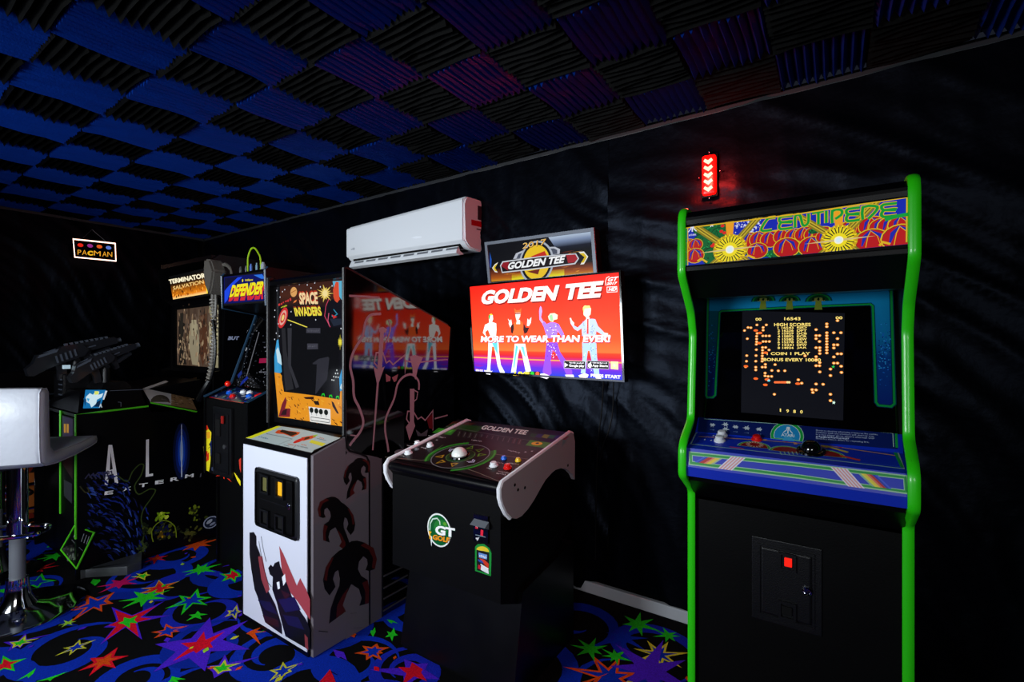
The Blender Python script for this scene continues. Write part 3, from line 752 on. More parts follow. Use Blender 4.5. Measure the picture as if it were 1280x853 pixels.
def mush(x, y, r):
    c = pm(x, y)
    f.ell(c, r*1.12, r*.95, YE, 0, 16); f.ell(c, r*1.03, r*.87, '#200810', 0, 16); f.ell(c, r, r*.84, RE, 0, 16)
    top = (c[0]-.1*r, c[1]+.8*r)
    f.line([(top[0], top[1]), (c[0]-.45*r, c[1]+.35*r), (c[0]-.62*r, c[1]-.35*r)], r*.26, '#1828a8', taper=True)
    f.line([(top[0]+.04*r, top[1]), (c[0]-.25*r, c[1]+.35*r), (c[0]-.38*r, c[1]-.45*r)], r*.05, YE)
    f.line([(top[0], top[1]), (c[0]+.5*r, c[1]+.4*r), (c[0]+.72*r, c[1]-.2*r)], r*.24, '#1828a8', taper=True)
    f.line([(top[0], top[1]), (c[0]+.32*r, c[1]+.35*r), (c[0]+.5*r, c[1]-.3*r)], r*.04, YE)
# long yellow hill line
f.pline([mc(560, 580), mc(600, 490), mc(680, 475), mc(740, 480), mc(820, 460), mc(880, 450), mc(960, 445), mc(1040, 450), mc(1120, 430), mc(1160, 425), mc(1230, 460), mc(1420, 400), mc(1480, 385), mc(1560, 395), mc(1640, 370), mc(1740, 360), mc(1800, 350), mc(1930, 345)], .008, YE, sm=3)
for x, y, r in ((640, 530, .028), (720, 520, .028), (810, 520, .028), (920, 495, .028), (1010, 495, .026), (1090, 480, .026), (1170, 480, .026), (1240, 480, .026), (1420, 430, .020), (1470, 430, .026), (1540, 440, .028), (1640, 410, .030), (1720, 420, .028), (1800, 410, .030), (1880, 400, .028)): mush(x, y, r)
for x, y, r in ((600, 620, .02), (560, 600, .018), (830, 640, .022), (900, 640, .024), (980, 640, .022), (1040, 620, .02), (1080, 600, .02), (1240, 590, .022), (1240, 640, .02), (1480, 590, .024), (1500, 500, .02), (1740, 480, .018), (1380, 600, .02), (1160, 455, .014), (760, 645, .016)):
    c = pm(x, y); f.ell(c, r, r*.6, DG, 0, 10)
    for q in range(14): f.ell((c[0]+rnd.uniform(-r, r)*.8, c[1]+rnd.uniform(-r, r)*.45), .0022, None, rnd.choice(('#063c18', '#28b058')), 0, 5)
for x, y, r in ((140, 570, .024), (195, 565, .022), (190, 655, .028), (700, 615, .028), (940, 590, .034), (1150, 580, .034), (1255, 500, .022), (1640, 535, .038), (1880, 510, .042)): mush(x, y, r)
for pts in ([(210, 700), (240, 680), (290, 710)], [(590, 680), (625, 655), (680, 675)], [(1700, 575), (1730, 545), (1790, 560)]):
    f.pline([mc(*p) for p in pts], .006, YE)
for (sx0, sy0, R_) in ((475, 605, .052), (1368, 528, .046)):   # two star bursts with rays
    c = pm(sx0, sy0)
    s_ = R_/.052
    for dx, dy, w in ((-.115, .095, .014), (.12, .135, .014), (-.03, .001, .008), (-.06, -.05, .012), (.06, -.05, .012)):
        f.line([c, (c[0]+dx*s_, c[1]+dy*s_)], w*1.6*s_, '#8a7a18'); f.line([c, (c[0]+dx*s_, c[1]+dy*s_)], w*.8*s_, '#c8b030'); f.line([c, (c[0]+dx*s_, c[1]+dy*s_)], w*.25*s_, '#6a5a10')
    f.poly([(c[0]-.014*s_, c[1]+.1*s_), (c[0]+.014*s_, c[1]+.1*s_), (c[0]+.006, c[1]), (c[0]-.006, c[1])], '#f0a020')
    for k in range(28):
        an = 2*math.pi*k/28
    f.ell(c, R_, R_*.96, '#c8a010', 0, 24); f.burst(c, R_*1.02, 24, '#f4e020', .72, .05, rnd)
    for k in range(24):
        an = 2*math.pi*k/24; f.line([(c[0]+R_*.45*math.cos(an), c[1]+R_*.45*math.sin(an)), (c[0]+R_*.85*math.cos(an), c[1]+R_*.85*math.sin(an))], .003, '#3a3410')
    for sx in (-1, 1): f.poly([(c[0], c[1]+.004), (c[0]+sx*.10*s_, c[1]+sx*.002), (c[0], c[1]-.004)], '#d8c080')
    f.ell(c, .013*s_, None, '#fffbe0', 0, 16); f.ell(c, .009*s_, None, '#e0f4ff', 0, 12)
# title built from strokes: green tubes edged in yellow
LET = {'C': [[(1, 1), (.55, 1), (.35, .85), (0, .25), (.1, 0), (.75, 0)]],
       'E': [[(1, 1), (.15, 1), (0, .8), (.15, .55), (.8, .55), (1, .5)], [(.15, .55), (0, .3), (.12, 0), (1, 0)], [(.2, .55), (.95, .45)]],
       'N': [[(0, 0), (0, .85), (.12, 1), (.3, 1), (.42, .8), (.55, .2), (.7, .05), (.9, .15), (1, .4), (1, 1)]],
       'T': [[(-.2, 1), (1.0, 1)], [(.45, 1), (.45, 0)]], 'I': [[(.5, 1), (.5, 0)]],
       'P': [[(0, 0), (0, 1), (.8, 1), (1, .8), (.9, .55), (.3, .3)]],
       'D': [[(0, 0), (0, 1), (.8, 1), (1, .8), (.75, .4), (.35, 0)]]}
L0 = [('C', 735, 455, 115), ('E', 880, 440, 110), ('N', 1010, 425, 110), ('T', 1165, 405, 80), ('I', 1240, 395, 50), ('P', 1315, 390, 80), ('E', 1430, 375, 110), ('D', 1565, 360, 120), ('E', 1718, 340, 125)]
ups = 100
for w_, c_ in ((.0108, YE), (.0072, '#0c9a34')):
    for ch, x, y, w in L0:
        for sk in LET[ch]:
            f.pline([mc(x+u*w, y-v*ups-u*14-(12 if False else 0)) for u, v in sk], w_, c_, sm=2)
f.pline([(857.5, 285.5), (1000, 267.5), (1137.5, 246.5)], .004, YE)
for P_, w_, c_ in (([(1137, 247), (1136.5, 303)], .016, '#0c8c3c'), ([(1133.6, 247), (1133, 303)], .003, YE), ([(1136, 268), (1120, 271), (1106, 275)], .010, '#0fa038'), ([(857.8, 286), (857.8, 332)], .007, '#0c8c3c'), ([(860, 286), (860, 332)], .003, YE)):
    f.pline(P_, w_, c_)
p = pm(168, 450)
f.line([(p[0], p[1]-.004), (p[0], p[1]+.018)], .004, '#e8ecff')
for sx in (-1, 1): f.line([(p[0]+sx*.003, p[1]+.018), (p[0]+sx*.005, p[1]+.006), (p[0]+sx*.014, p[1]-.004)], .003, '#e8ecff')
f.text('ATARI', mc(140, 496), mc(198, 489), mc(140, 482), '#e8ecff', .02)
f.build('marquee_artwork', mat('marquee_lit', rough=.4, attr=True, emit=.85, spec=.12), mq)
# coin door
cq = [HD(940, 670, 1.858), HD(1028, 686, 1.858), HD(1028, 796, 1.858), HD(940, 772, 1.858)]
x0, x1, zt, zb = -.243, -.037, .695, .410
bm = B(); box(bm, (x0, 1.856, zb), (x1, 1.864, zt), .003); dr = obj('coin_door', bm, 'metal_black', t)
bm = B(); frame_quad(bm, [(x0+.02, 1.856, zt-.02), (x1-.02, 1.856, zt-.02), (x1-.02, 1.856, zb+.02), (x0+.02, 1.856, zb+.02)], .006, .004); obj('door_rim', bm, 'metal_black', dr)
bm = B(); box(bm, (x0+.03, 1.850, zb+.03), (x1-.03, 1.857, zt-.03), .006); obj('door_leaf', bm, 'metal_black', dr)
for (cx, cz, mm, nm) in ((-.135, .633, 'redlens', 'coin_button'), (-.135, .470, 'void', 'coin_return')):
    bm = B(); frame_quad(bm, [(cx-.026, 1.850, cz+.030), (cx+.026, 1.850, cz+.030), (cx+.026, 1.850, cz-.030), (cx-.026, 1.850, cz-.030)], .008, .008); obj('slot_frame', bm, 'metal_black', dr)
    bm = B(); box(bm, (cx-.008 if mm == 'redlens' else cx-.016, 1.844, cz-.014), (cx+.014, 1.851, cz+.014), .002); obj(nm, bm, mm, dr)
bm = B(); lathe(bm, [(.014, 0), (.014, .006), (.010, .009), (.008, .006), (0, .006)], (-.078, 1.850, .553), (0, -1, 0), 20); obj('lock', bm, 'chrome', dr, smooth=True)

# ================================================================== RED ARROW LAMP
t = thing('arrow_lamp', 'small glowing red lamp with five downward arrows above the green edged cabinet', 'lamp', (-.491, 2.39, 2.05))
bm = B(); box(bm, (-.522, 2.365, 2.06), (-.462, 2.40, 2.245), .018, seg=4); obj('housing', bm, mat('red_lamp_housing', '#ff0804', .3, emit=2.5), t, smooth=True)
for k in range(5):
    z = 2.215-.032*k; bm = B()
    prism(bm, [(-.512, z), (-.506, z+.010), (-.492, z+.001), (-.478, z+.010), (-.472, z), (-.492, z-.016)], 2.358, 2.367, 1); obj('arrow', bm, 'ledhot', t)
for (x, z) in ((-.492, 2.262), (-.492, 2.045), (-.54, 2.15), (-.444, 2.165)):
    bm = B(); ball(bm, (x, 2.385, z), .005, seg=10); obj('mounting_screw', bm, 'chrome', t, smooth=True)
bm = B(); box(bm, (-.528, 2.388, 2.052), (-.456, 2.402, 2.252), .006); obj('backing_plate', bm, 'dark', t)
pl = bpy.data.lights.new('arrow_lamp_glow', 'POINT'); pl.energy = 13.0; pl.color = (1.0, .03, .02); pl.shadow_soft_size = .03
plo = bpy.data.objects.new('arrow_lamp_glow', pl); COL.objects.link(plo); plo.location = (-.492, 2.25, 2.15)

# ================================================================== GOLF GAME: pedestal console, screen, sign
GL, GR_ = -1.62, -1.0
t = thing('golf_console', 'black pedestal game console with white side wings, trackball and round golf badge', 'arcade machine', (-1.31, 1.75, 0))
wing = [(1.428, .859), (1.964, .958), (1.99, .948), (2.003, .91), (2.001, .735), (1.975, .765), (1.94, .79), (1.90, .808), (1.863, .817), (1.82, .820), (1.787, .815), (1.735, .798), (1.694, .774), (1.64, .738), (1.595, .715), (1.55, .702), (1.514, .702), (1.48, .715), (1.45, .742), (1.425, .78), (1.413, .81), (1.412, .84)]
for a0 in (GL, GR_-.018):
    bm = B(); prism(bm, wing, a0, a0+.018)
    wg = obj('side_wing', bm, 'wing', t)
    tmold('white_molding', wing[::-1], 0, 0, a0, .02, 'whitep', wg) if False else None
    bm = B(); tube(bm, [(a0+.009, p[0], p[1]) for p in ([wing[-5], wing[-4], wing[-3], wing[-2], wing[-1], wing[0], wing[1], wing[2]])], .0095, 8, 0)
    obj('wing_edge', bm, 'whitep', wg, smooth=True)
    if a0 > -1.2:
        for px_, py_ in ((643.5, 606.5), (647.5, 612.5), (656, 610), (709.8, 582)):
            p = HA(px_, py_, GR_); bm = B(); lathe(bm, [(.006, -.003), (.006, .001), (0, .001)], p, (1, 0, 0), 12); obj('bolt', bm, 'dark', wg)
bi0, bi1 = GL+.018, GR_-.018
body = [(1.440, .405), (1.440, .80), (1.428, .815), (1.424, .835), (1.430, .850), (1.445, .856), (1.964, .952), (1.99, .90), (1.99, .52), (1.60, .335)]
bm = B(); prism(bm, body, bi0+.004, bi1-.004); obj('body', bm, 'black', t)
bm = B(); tube(bm, [(bi0, 1.440, .833), (bi1, 1.440, .833)], .021, 14, 0); obj('front_roll', bm, 'satin', t, smooth=True)
bm = B(); vs = prism(bm, [(1.566, .40), (2.0, .45), (2.0, .02), (1.50, .02)], GL+.008, GR_-.006); obj('pedestal', bm, 'satin', t)
bm = B(); prism(bm, [(1.51, .003), (2.0, .003), (2.0, .02), (1.51, .02)], GL+.008, GR_-.006); obj('foot', bm, 'black', t)
# control surface
f = Art((bi0, 1.445, .8575), R1, (0, .519, .096), lift=.001)
k7 = lambda x, y: (465+x*.2031, 515+y*.2031)
f.ppoly([k7(120, 285), k7(400, 335), k7(805, 440), k7(1215, 128), k7(900, 90), k7(530, 48)], '#0a0a0c')
# back strip
f.ppoly([k7(500, 60), k7(640, 72), k7(560, 100), k7(460, 90)], '#3a1a0c'); f.ppoly([k7(500, 75), k7(700, 92), k7(640, 130), k7(450, 95)], '#123c10')
f.text('GOLDEN TEE', k7(665, 108), k7(945, 143), k7(690, 84), '#d8d8d0', .03)
for i, c in enumerate(('#0c3414', '#20204c', '#6a6a18', '#0c5030', '#181c50', '#5c1a14')):
    f.ppoly([k7(985+38*i, 134+3*i), k7(1020+38*i, 139+3*i), k7(1000+38*i, 160+3*i), k7(965+38*i, 152+3*i)], c)
f.pline([k7(455, 90), k7(760, 145), k7(1150, 205)], .004, '#50504c')
f.ppoly([k7(410, 100), k7(520, 112), k7(485, 145), k7(370, 130)], '#1e7a14'); f.ppoly([k7(430, 108), k7(500, 116), k7(480, 130), k7(400, 122)], '#40b020')
for i in range(12):
    x = 530+34*i; f.ppoly([k7(x, 118+4.4*i), k7(x+22, 121+4.4*i), k7(x+8, 158+4.6*i), k7(x-14, 154+4.6*i)], ('#1c201c', '#22100e', '#3a1612')[min(2, i//5)])
    f.pline([k7(x+12, 124+4.4*i), k7(x, 150+4.5*i)], .003, '#5a5a56')
f.ppoly([k7(975, 175), k7(1115, 195), k7(1085, 228), k7(945, 208)], '#3c7a18'); f.ell(f.px(*k7(1015, 197)), .026, .02, '#e0a010'); f.ell(f.px(*k7(1018, 195)), .008, None, '#281808')
f.text('~14', k7(610, 178), k7(750, 196), k7(613, 172), '#a0a0a0')
for P_, in (([k7(200, 200), k7(350, 190), k7(430, 200)],),): f.pline(P_, .002, '#3a3a3a')
f.ppoly([k7(640, 150), k7(960, 215), k7(1050, 245), k7(1020, 280), k7(760, 255), k7(700, 205)], '#160a08')
c = f.px(*k7(545, 272)); 
def ring(r0, r1, col, a0=0, a1=6.2832, n=44):
    P_ = []
    for i in range(n+1):
        an = a0+(a1-a0)*i/n; P_.append((c[0]+r0*math.cos(an), c[1]+r0*math.sin(an)))
    for i in range(n, -1, -1):
        an = a0+(a1-a0)*i/n; P_.append((c[0]+r1*math.cos(an), c[1]+r1*math.sin(an)))
    m_ = n+1; f.add(P_, [[i, i+1, 2*m_-2-i, 2*m_-1-i] for i in range(n)], col)
RR = .128
ring(RR*1.22, RR*1.02, '#0f5a14', 2.0, 3.9); ring(RR*1.22, RR*1.02, '#0f5a14', -1.15, .75)
ring(RR*1.19, RR*1.12, '#2c9a24', 2.0, 3.9); ring(RR*1.19, RR*1.12, '#2c9a24', -1.15, .75)
f.pline([k7(330, 300), k7(300, 300), k7(80, 280)], .0025, '#8a8070'); f.pline([k7(590, 355), k7(640, 372), k7(800, 437)], .0025, '#8a8070')
f.pline([k7(755, 262), k7(990, 298)], .0025, '#8a8070'); f.pline([k7(330, 300), k7(350, 262), k7(440, 205)], .0025, '#5a8a40')
ring(RR, RR*.965, '#787c80'); ring(RR*.955, RR*.50, '#08080a'); ring(RR*.50, RR*.47, '#50803c'); ring(RR*.45, RR*.28, '#12401a'); ring(RR*.30, RR*.26, '#88a060')
for an, cc in ((100, '#5a8a1c'), (62, '#5a8a1c'), (25, '#5a8a1c'), (205, '#b8901c'), (245, '#b8901c'), (292, '#b8901c')):
    a_ = math.radians(an); q = (c[0]+RR*.72*math.cos(a_), c[1]+RR*.72*math.sin(a_)); s_ = .024
    tri = lambda s: [(q[0]+s*math.cos(a_), q[1]+s*math.sin(a_)), (q[0]+s*math.cos(a_+2.3), q[1]+s*math.sin(a_+2.3)), (q[0]+s*math.cos(a_-2.3), q[1]+s*math.sin(a_-2.3))]
    f.poly(tri(s_), cc); f.poly(tri(s_*.55), '#10120c')
for an in (155, 340):
    a_ = math.radians(an); q = (c[0]+RR*.72*math.cos(a_), c[1]+RR*.72*math.sin(a_)); dv = (math.cos(a_), math.sin(a_)); pv = (-dv[1], dv[0])
    for s in (-.006, .006):
        f.line([(q[0]-pv[0]*.016+dv[0]*(s-.008), q[1]-pv[1]*.016+dv[1]*(s-.008)), (q[0]+dv[0]*(s+.008), q[1]+dv[1]*(s+.008)), (q[0]+pv[0]*.016+dv[0]*(s-.008), q[1]+pv[1]*.016+dv[1]*(s-.008))], .005, '#c0c4e0')
for s, a, b, h in (('~8', (215, 212), (262, 220), 8), ('~5', (300, 225), (340, 233), 8), ('~4', (165, 272), (200, 280), 7), ('~11', (345, 152), (455, 166), 7),
                   ('~4', (770, 318), (810, 324), 8), ('~10', (845, 322), (905, 332), 8), ('~5', (705, 352), (740, 360), 8), ('~11', (775, 372), (850, 385), 8), ('~6', (765, 384), (825, 394), 8), ('~11', (835, 242), (900, 256), 7)):
    f.text(s, k7(*a), k7(*b), k7(a[0]+3, a[1]-h), '#b0b0b0')
for x, y in ((370, 168), (400, 176), (905, 255), (945, 250), (985, 245), (380, 160)): f.burst(f.px(*k7(x, y)), .007, 5, '#b8b8b8', .4)
f.build('panel_artwork', mat('panel_overlay', rough=.42, attr=True, spec=.2), t)
Ng = Vector((0, -.096, .519)).normalized(); Og = Vector((bi0, 1.445, .859))
for x, y, r, mm, h in ((521.9, 555.6, .015, 'whitep', .014), (537.7, 558, .016, 'whitep', .014), (510.7, 567.2, .017, 'whitep', .014), (521, 562.5, .010, 'greyp', .006), (630, 573.9, .012, 'bluep', .010), (647.8, 576.5, .012, 'yellow', .010), (617.3, 582.8, .017, 'whitep', .014), (634.6, 585.5, .016, 'red', .014)):
    button(onpl(x, y, Og, Ng), Ng, r*.8, mm, t, 'button', h)
bm = B(); lathe(bm, [(.022, 0), (.022, .004), (.018, .005), (0, .005)], onpl(499.5, 565.2, Og, Ng), Ng, 22); obj('card_reader', bm, 'steel', t, smooth=True)
c0 = onpl(574.5, 570, Og, Ng)
bm = B(); lathe(bm, [(.044, 0), (.042, .006), (.036, .007)], c0, Ng, 30); obj('trackball_ring', bm, 'blackp', t, smooth=True)
bm = B(); ball(bm, c0+Ng*.004, .034, seg=28); obj('trackball', bm, mat('white_ball', '#eef2ee', .25, coat=.3), t, smooth=True)
# badge
f = Art((bi0, 1.440, .6), R1, (0, 0, 1))
kb = lambda x, y: (515+x*.1289, 625+y*.1289)
c = f.px(*kb(262, 295)); r_ = .064
f.ell(c, r_*1.0, r_*1.05, '#e8ece8', 0, 30); f.ell(c, r_*.9, r_*.95, '#0c5a24', 0, 30)
f.ell((c[0]+.01, c[1]+.012), r_*.62, r_*.5, '#1c7a2c', .4, 20); f.ell((c[0]+.032, c[1]+.032), .010, .007, '#5aa028')
f.line([(c[0]-.050, c[1]-.012), (c[0]-.048, c[1]+.016), (c[0]-.034, c[1]+.038), (c[0]-.010, c[1]+.046), (c[0]+.004, c[1]+.036), (c[0]+.006, c[1]+.022)], .005, '#c8e0d0')
f.poly([(c[0]-.050, c[1]-.030), (c[0]-.036, c[1]-.036), (c[0]-.041, c[1]-.076)], '#e8ece8')
f.text('GT', kb(225, 335), kb(415, 370), kb(228, 245), '#f4f6f4', .05, [(.003, -.003, '#102810')])
f.text('GOLF', kb(200, 385), kb(362, 420), kb(205, 335), '#f09a18', .05, [(.002, -.002, '#301008')])
f.poly([f.px(*kb(160, 300)), f.px(*kb(195, 312)), f.px(*kb(178, 325)), f.px(*kb(188, 385)), f.px(*kb(172, 380)), f.px(*kb(165, 320))], '#f0b020')
f.build('badge', 'printg', t)
# bill and card slots
sl = [HD(*kb(605, 130), 1.438), HD(*kb(745, 160), 1.438), HD(*kb(745, 425), 1.438), HD(*kb(605, 395), 1.438)]
bm = B(); quadslab(bm, [p+Vector((0, -.006, 0)) for p in sl], .01); sc = obj('bill_acceptor', bm, 'blackp', t)
pa = HD(*kb(600, 215), 1.430); pb = HD(*kb(735, 160), 1.430)
bm = B(); prism(bm, [(1.432, .700), (1.405, .685), (1.432, .672)], pa.x, pb.x+.004); obj('slot_hood', bm, 'greyp', sc)
f = Art((0, 1.431, .6), R1, (0, 0, 1))
f.ppoly([kb(615, 228), kb(640, 232), kb(640, 285), kb(615, 280)], '#c01830'); f.ppoly([kb(668, 290), kb(692, 295), kb(690, 360), kb(664, 352)], '#e01838')
f.text('~3', kb(618, 270), kb(636, 272), kb(618, 240), '#f0c0c0', .03)
f.ppoly([kb(615, 335), kb(715, 358), kb(715, 368), kb(615, 345)], '#607080'); f.ppoly([kb(615, 370), kb(655, 365), kb(635, 400)], '#d0d0d8')
f.build('slot_sticker', 'print', sc)
f = Art((0, 1.440, .6), R1, (0, 0, 1))
f.ppoly([kb(612, 455), kb(640, 430), kb(700, 430), kb(752, 470), kb(772, 520), kb(766, 742), kb(612, 690)], '#0f8a30')
f.ppoly([kb(628, 480), kb(750, 515), kb(748, 722), kb(630, 682)], '#06080c')
f.poly([f.px(*kb(625+62*(1-math.cos(k*math.pi/8)), 485+12*k/4-45*math.sin(k*math.pi/8))) for k in range(9)], '#e0c428')
f.ppoly([kb(645, 510), kb(730, 535), kb(728, 580), kb(650, 560)], '#6a90d0'); f.text('~9', kb(652, 556), kb(726, 574), kb(652, 530), '#e8ecf4', .02)
f.ppoly([kb(650, 565), kb(700, 580), kb(745, 620), kb(742, 680), kb(690, 610)], '#d03818'); f.ppoly([kb(640, 575), kb(680, 590), kb(700, 620), kb(648, 600)], '#2048a0')
f.ppoly([kb(672, 635), kb(740, 668), kb(745, 722), kb(668, 680)], '#e4e6ea'); f.ppoly([kb(645, 625), kb(670, 645), kb(665, 678), kb(640, 665)], '#c01828')
f.pline([kb(665, 625), kb(742, 672)], .004, '#f0f0f0')
f.build('card_sticker', 'print', t)
bm = B(); box(bm, (bi1-.012, 1.4365, .44), (bi1-.010, 1.4375, .56)); bm.free()

# wall screen
t = thing('wall_screen', 'wide flat television above the golf console showing four costumed dancers on red', 'television', (-1.32, 2.30, 1.17))
TVD = 2.226
q = [HD(585, 357, TVD), HD(776, 338, TVD), HD(781, 478, TVD), HD(592, 466, TVD)]
bm = B(); quadslab(bm, q, .045); sh = obj('screen_housing', bm, 'satin', t)
bm = B(); frame_quad(bm, q, .010, .004); obj('screen_bezel', bm, 'blackp', t)
bm = B(); box(bm, (-1.45, 2.27, 1.30), (-1.2, 2.38, 1.58), .004); obj('wall_bracket', bm, 'dark', t)
f = Art(q[3], q[2]-q[3], q[0]-q[3], lift=.0012); f.step = 3e-6
ta = lambda x, y: (580+x*.17588, 335+y*.17585)       # left study crop
tb = lambda x, y: (680+x*.17588, 335+y*.17585)       # right study crop
f.grad([(587.5, 358.7), (774, 340.5), (778.8, 475.8), (593.5, 464.3)],
       [(0, '#f01c10'), (.35, '#f8381c'), (.62, '#ff4e22'), (.745, '#ff6a2c'), (.76, '#e83818'), (.80, '#c81c28'), (.86, '#a820a0'), (.92, '#5a22c8'), (1, '#1838c8')])
for k in range(5):
    f.ppoly([(593, 440+k*5), (606, 442+k*5), (600, 444+k*5), (594, 443+k*5)], '#7a1cb0') if k > 2 else None
f.ppoly([(591.5, 446), (660, 449), (778, 453), (778, 454.5), (660, 450.5), (591.5, 447.5)], '#ff9a4c')
SH = [(.006, -.008, '#5c0c08'), (.003, -.004, '#a83028')]
f.text('GOLDEN', (600, 381), (694, 375.8), (604.5, 363.5), '#fffcf4', .05, SH)
f.text('TEE', (703.5, 375.2), (750, 371.8), (708, 355.5), '#fffcf4', .05, SH)
W1 = '#fff4ec'
def fig(parts):
    for p, col in parts: f.ppoly(p, col)
# first dancer: white summer outfit
A1 = lambda *p: [ta(*q) for q in p]
fig([(A1((178, 345), (190, 328), (205, 335), (208, 365), (200, 385), (230, 395), (232, 440), (228, 490), (190, 490), (172, 440), (152, 455), (158, 490), (135, 462), (150, 405), (180, 390), (178, 370)), '#fff6f0'),
     (A1((175, 520), (245, 520), (250, 600), (262, 690), (292, 745), (262, 755), (240, 700), (215, 560), (200, 560), (188, 700), (188, 760), (158, 755), (168, 700), (172, 600)), '#f4f4ff'),
     (A1((200, 535), (238, 525), (240, 620)), '#60c8e0'), (A1((174, 350), (180, 332), (190, 330), (182, 372)), '#38a048'), (A1((182, 332), (195, 325), (205, 335), (195, 340)), '#f0d040')])
# second dancer: orange vest, horned headdress
fig([(A1((358, 285), (372, 302), (395, 300), (408, 285), (405, 330), (398, 350), (395, 375), (415, 385), (420, 400), (425, 480), (345, 480), (352, 395), (372, 380), (365, 355)), '#ff6428'),
     (A1((365, 320), (402, 318), (400, 345), (388, 368), (378, 385), (368, 350)), '#fff0e0'), (A1((378, 370), (398, 372), (400, 400), (372, 400)), '#fff4ee'),
     (A1((352, 395), (332, 415), (335, 460), (348, 468), (356, 430)), '#301014'), (A1((425, 392), (440, 425), (465, 425), (450, 460), (430, 470), (422, 440)), '#301014'),
     (A1((312, 360), (322, 385), (318, 395), (330, 425), (342, 400), (336, 365), (328, 378)), '#fff0e8'), (A1((452, 360), (462, 372), (480, 350), (476, 390), (462, 415), (448, 412), (450, 385)), '#fff0e8'),
     (A1((362, 540), (435, 540), (450, 620), (478, 735), (440, 740), (415, 620), (398, 570), (385, 620), (370, 740), (335, 745), (352, 640)), '#eefcff'),
     (A1((370, 550), (385, 560), (370, 640), (358, 720), (352, 700)), '#58c8d0'), (A1((405, 560), (425, 560), (440, 640), (425, 620)), '#70d0d8'), (A1((362, 322), (402, 320), (401, 328), (363, 330)), '#802018')])
# third dancer: violet suit, arm raised (straddles both crops)
B1 = lambda *p: [tb(*q) for q in p]
PU = '#8a48e8'
fig([(A1((540, 280), (545, 272), (552, 282), (556, 310), (548, 350), (560, 375), (580, 395), (600, 410), (590, 430), (560, 400), (538, 370), (535, 310)), '#b8a0ff'),
     (B1((30, 345), (45, 325), (75, 322), (98, 335), (95, 365), (72, 370), (65, 385), (45, 380), (35, 365)), '#f0f8c8'), (B1((38, 340), (60, 330), (66, 372), (48, 380)), '#98e098'),
     (B1((20, 400), (45, 388), (75, 388), (105, 400), (140, 465), (150, 500), (135, 505), (95, 440), (92, 500), (22, 500), (0, 420), (-12, 400), (0, 380)), '#a078ff'),
     (B1((20, 530), (95, 530), (115, 600), (150, 650), (200, 730), (205, 780), (165, 775), (130, 690), (80, 600), (62, 585), (48, 660), (55, 750), (30, 775), (-10, 740), (5, 660)), PU),
     (B1((150, 760), (210, 760), (215, 778), (160, 782)), '#f4f0ff'), (B1((-35, 755), (0, 750), (50, 770), (20, 790), (-30, 775)), '#f4f0ff')])
rnd = random.Random(6)
for k in range(70):
    x = rnd.uniform(15, 100) ; y = rnd.uniform(395, 640); f.ell(f.px(*tb(x, y)), .003, None, rnd.choice(('#d8c8ff', '#5a1cc0', '#f0e8ff')), 0, 5) if y < 500 or y > 530 else None
# fourth dancer: pale patterned suit and tie
fig([(B1((278, 280), (290, 268), (320, 270), (335, 290), (332, 330), (318, 348), (300, 352), (282, 335)), '#ffeed4'), (B1((276, 290), (285, 270), (325, 268), (338, 300), (330, 285), (290, 290), (282, 320)), '#f8e080'),
     (B1((185, 360), (195, 385), (215, 410), (240, 425), (270, 395), (300, 365), (345, 362), (365, 365), (385, 415), (440, 470), (432, 488), (372, 450), (370, 485), (272, 485), (268, 430), (240, 450), (215, 435), (190, 395)), '#b8c8f8'),
     (B1((183, 358), (192, 355), (200, 375), (216, 392), (212, 412), (192, 395)), '#fff0e8'), (B1((425, 460), (455, 465), (460, 490), (435, 492)), '#fff0e8'),
     (B1((300, 350), (325, 350), (318, 470), (304, 470)), '#f8f0f0'), (B1((307, 362), (318, 362), (318, 470), (304, 470)), '#e04848'),
     (B1((272, 530), (372, 530), (378, 640), (390, 700), (395, 770), (360, 770), (345, 690), (325, 590), (312, 590), (300, 690), (295, 750), (262, 750), (275, 640)), '#a8c8f8'),
     (B1((245, 765), (290, 748), (318, 760), (310, 780), (260, 785)), '#fff0f0'), (B1((360, 770), (400, 768), (412, 800), (380, 800)), '#fff0f0')])
for k in range(90):
    x = rnd.uniform(272, 372); y = rnd.uniform(370, 740)
    if 485 < y < 530 or (x > 295 and x < 325): continue
    f.ell(f.px(*tb(x, y)), .0028, None, rnd.choice(('#6a88e0', '#f0f4ff', '#6a88e0')), 0, 5)
SH2 = [(.004, -.005, '#a01c18'), (.002, -.003, '#d04a70')]
f.text('MORE TO WEAR THAN EVER!', (601.0, 428.0), (762.5, 428.0), (601.8, 420.2), '#fffaf6', .045, SH2)
f.text('FREE PLAY', (595, 465.6), (616, 467.6), (595, 461.8), '#e8e0ff', .04); f.text('PRESS START', (738.5, 471.5), (776, 473.8), (738.5, 467.3), '#f0e8ff', .045)
f.text('LIVE', (641.5, 469.5), (661, 469.8), (643.5, 464.8), '#f8e838', .05, [(.002, -.002, '#603008')])
f.ppoly([(662, 464.5), (675.5, 465), (675.5, 470.2), (662, 469.8)], '#281808'); f.ell(f.px(665.5, 467.3), .012, .012, '#20c030'); f.ell(f.px(672, 467.6), .012, .012, '#f06030')
for (x0, x1, s1, s2) in ((705, 732, '~12', 'Google play'), (734, 761.5, '~14', 'App Store')):
    f.ppoly([(x0, 451), (x1, 451.8), (x1, 462), (x0, 460.6)], '#b0b0b8'); f.ppoly([(x0+.6, 451.6), (x1-.6, 452.3), (x1-.6, 461.3), (x0+.6, 460)], '#0a0a10')
    f.text(s1, (x0+7, 454.6), (x1-2, 455.2), (x0+7, 452.8), '#e8e8f0'); f.text(s2, (x0+6.5, 459.4), (x1-1.5, 460), (x0+6.5, 455.6), '#ffffff', .03)
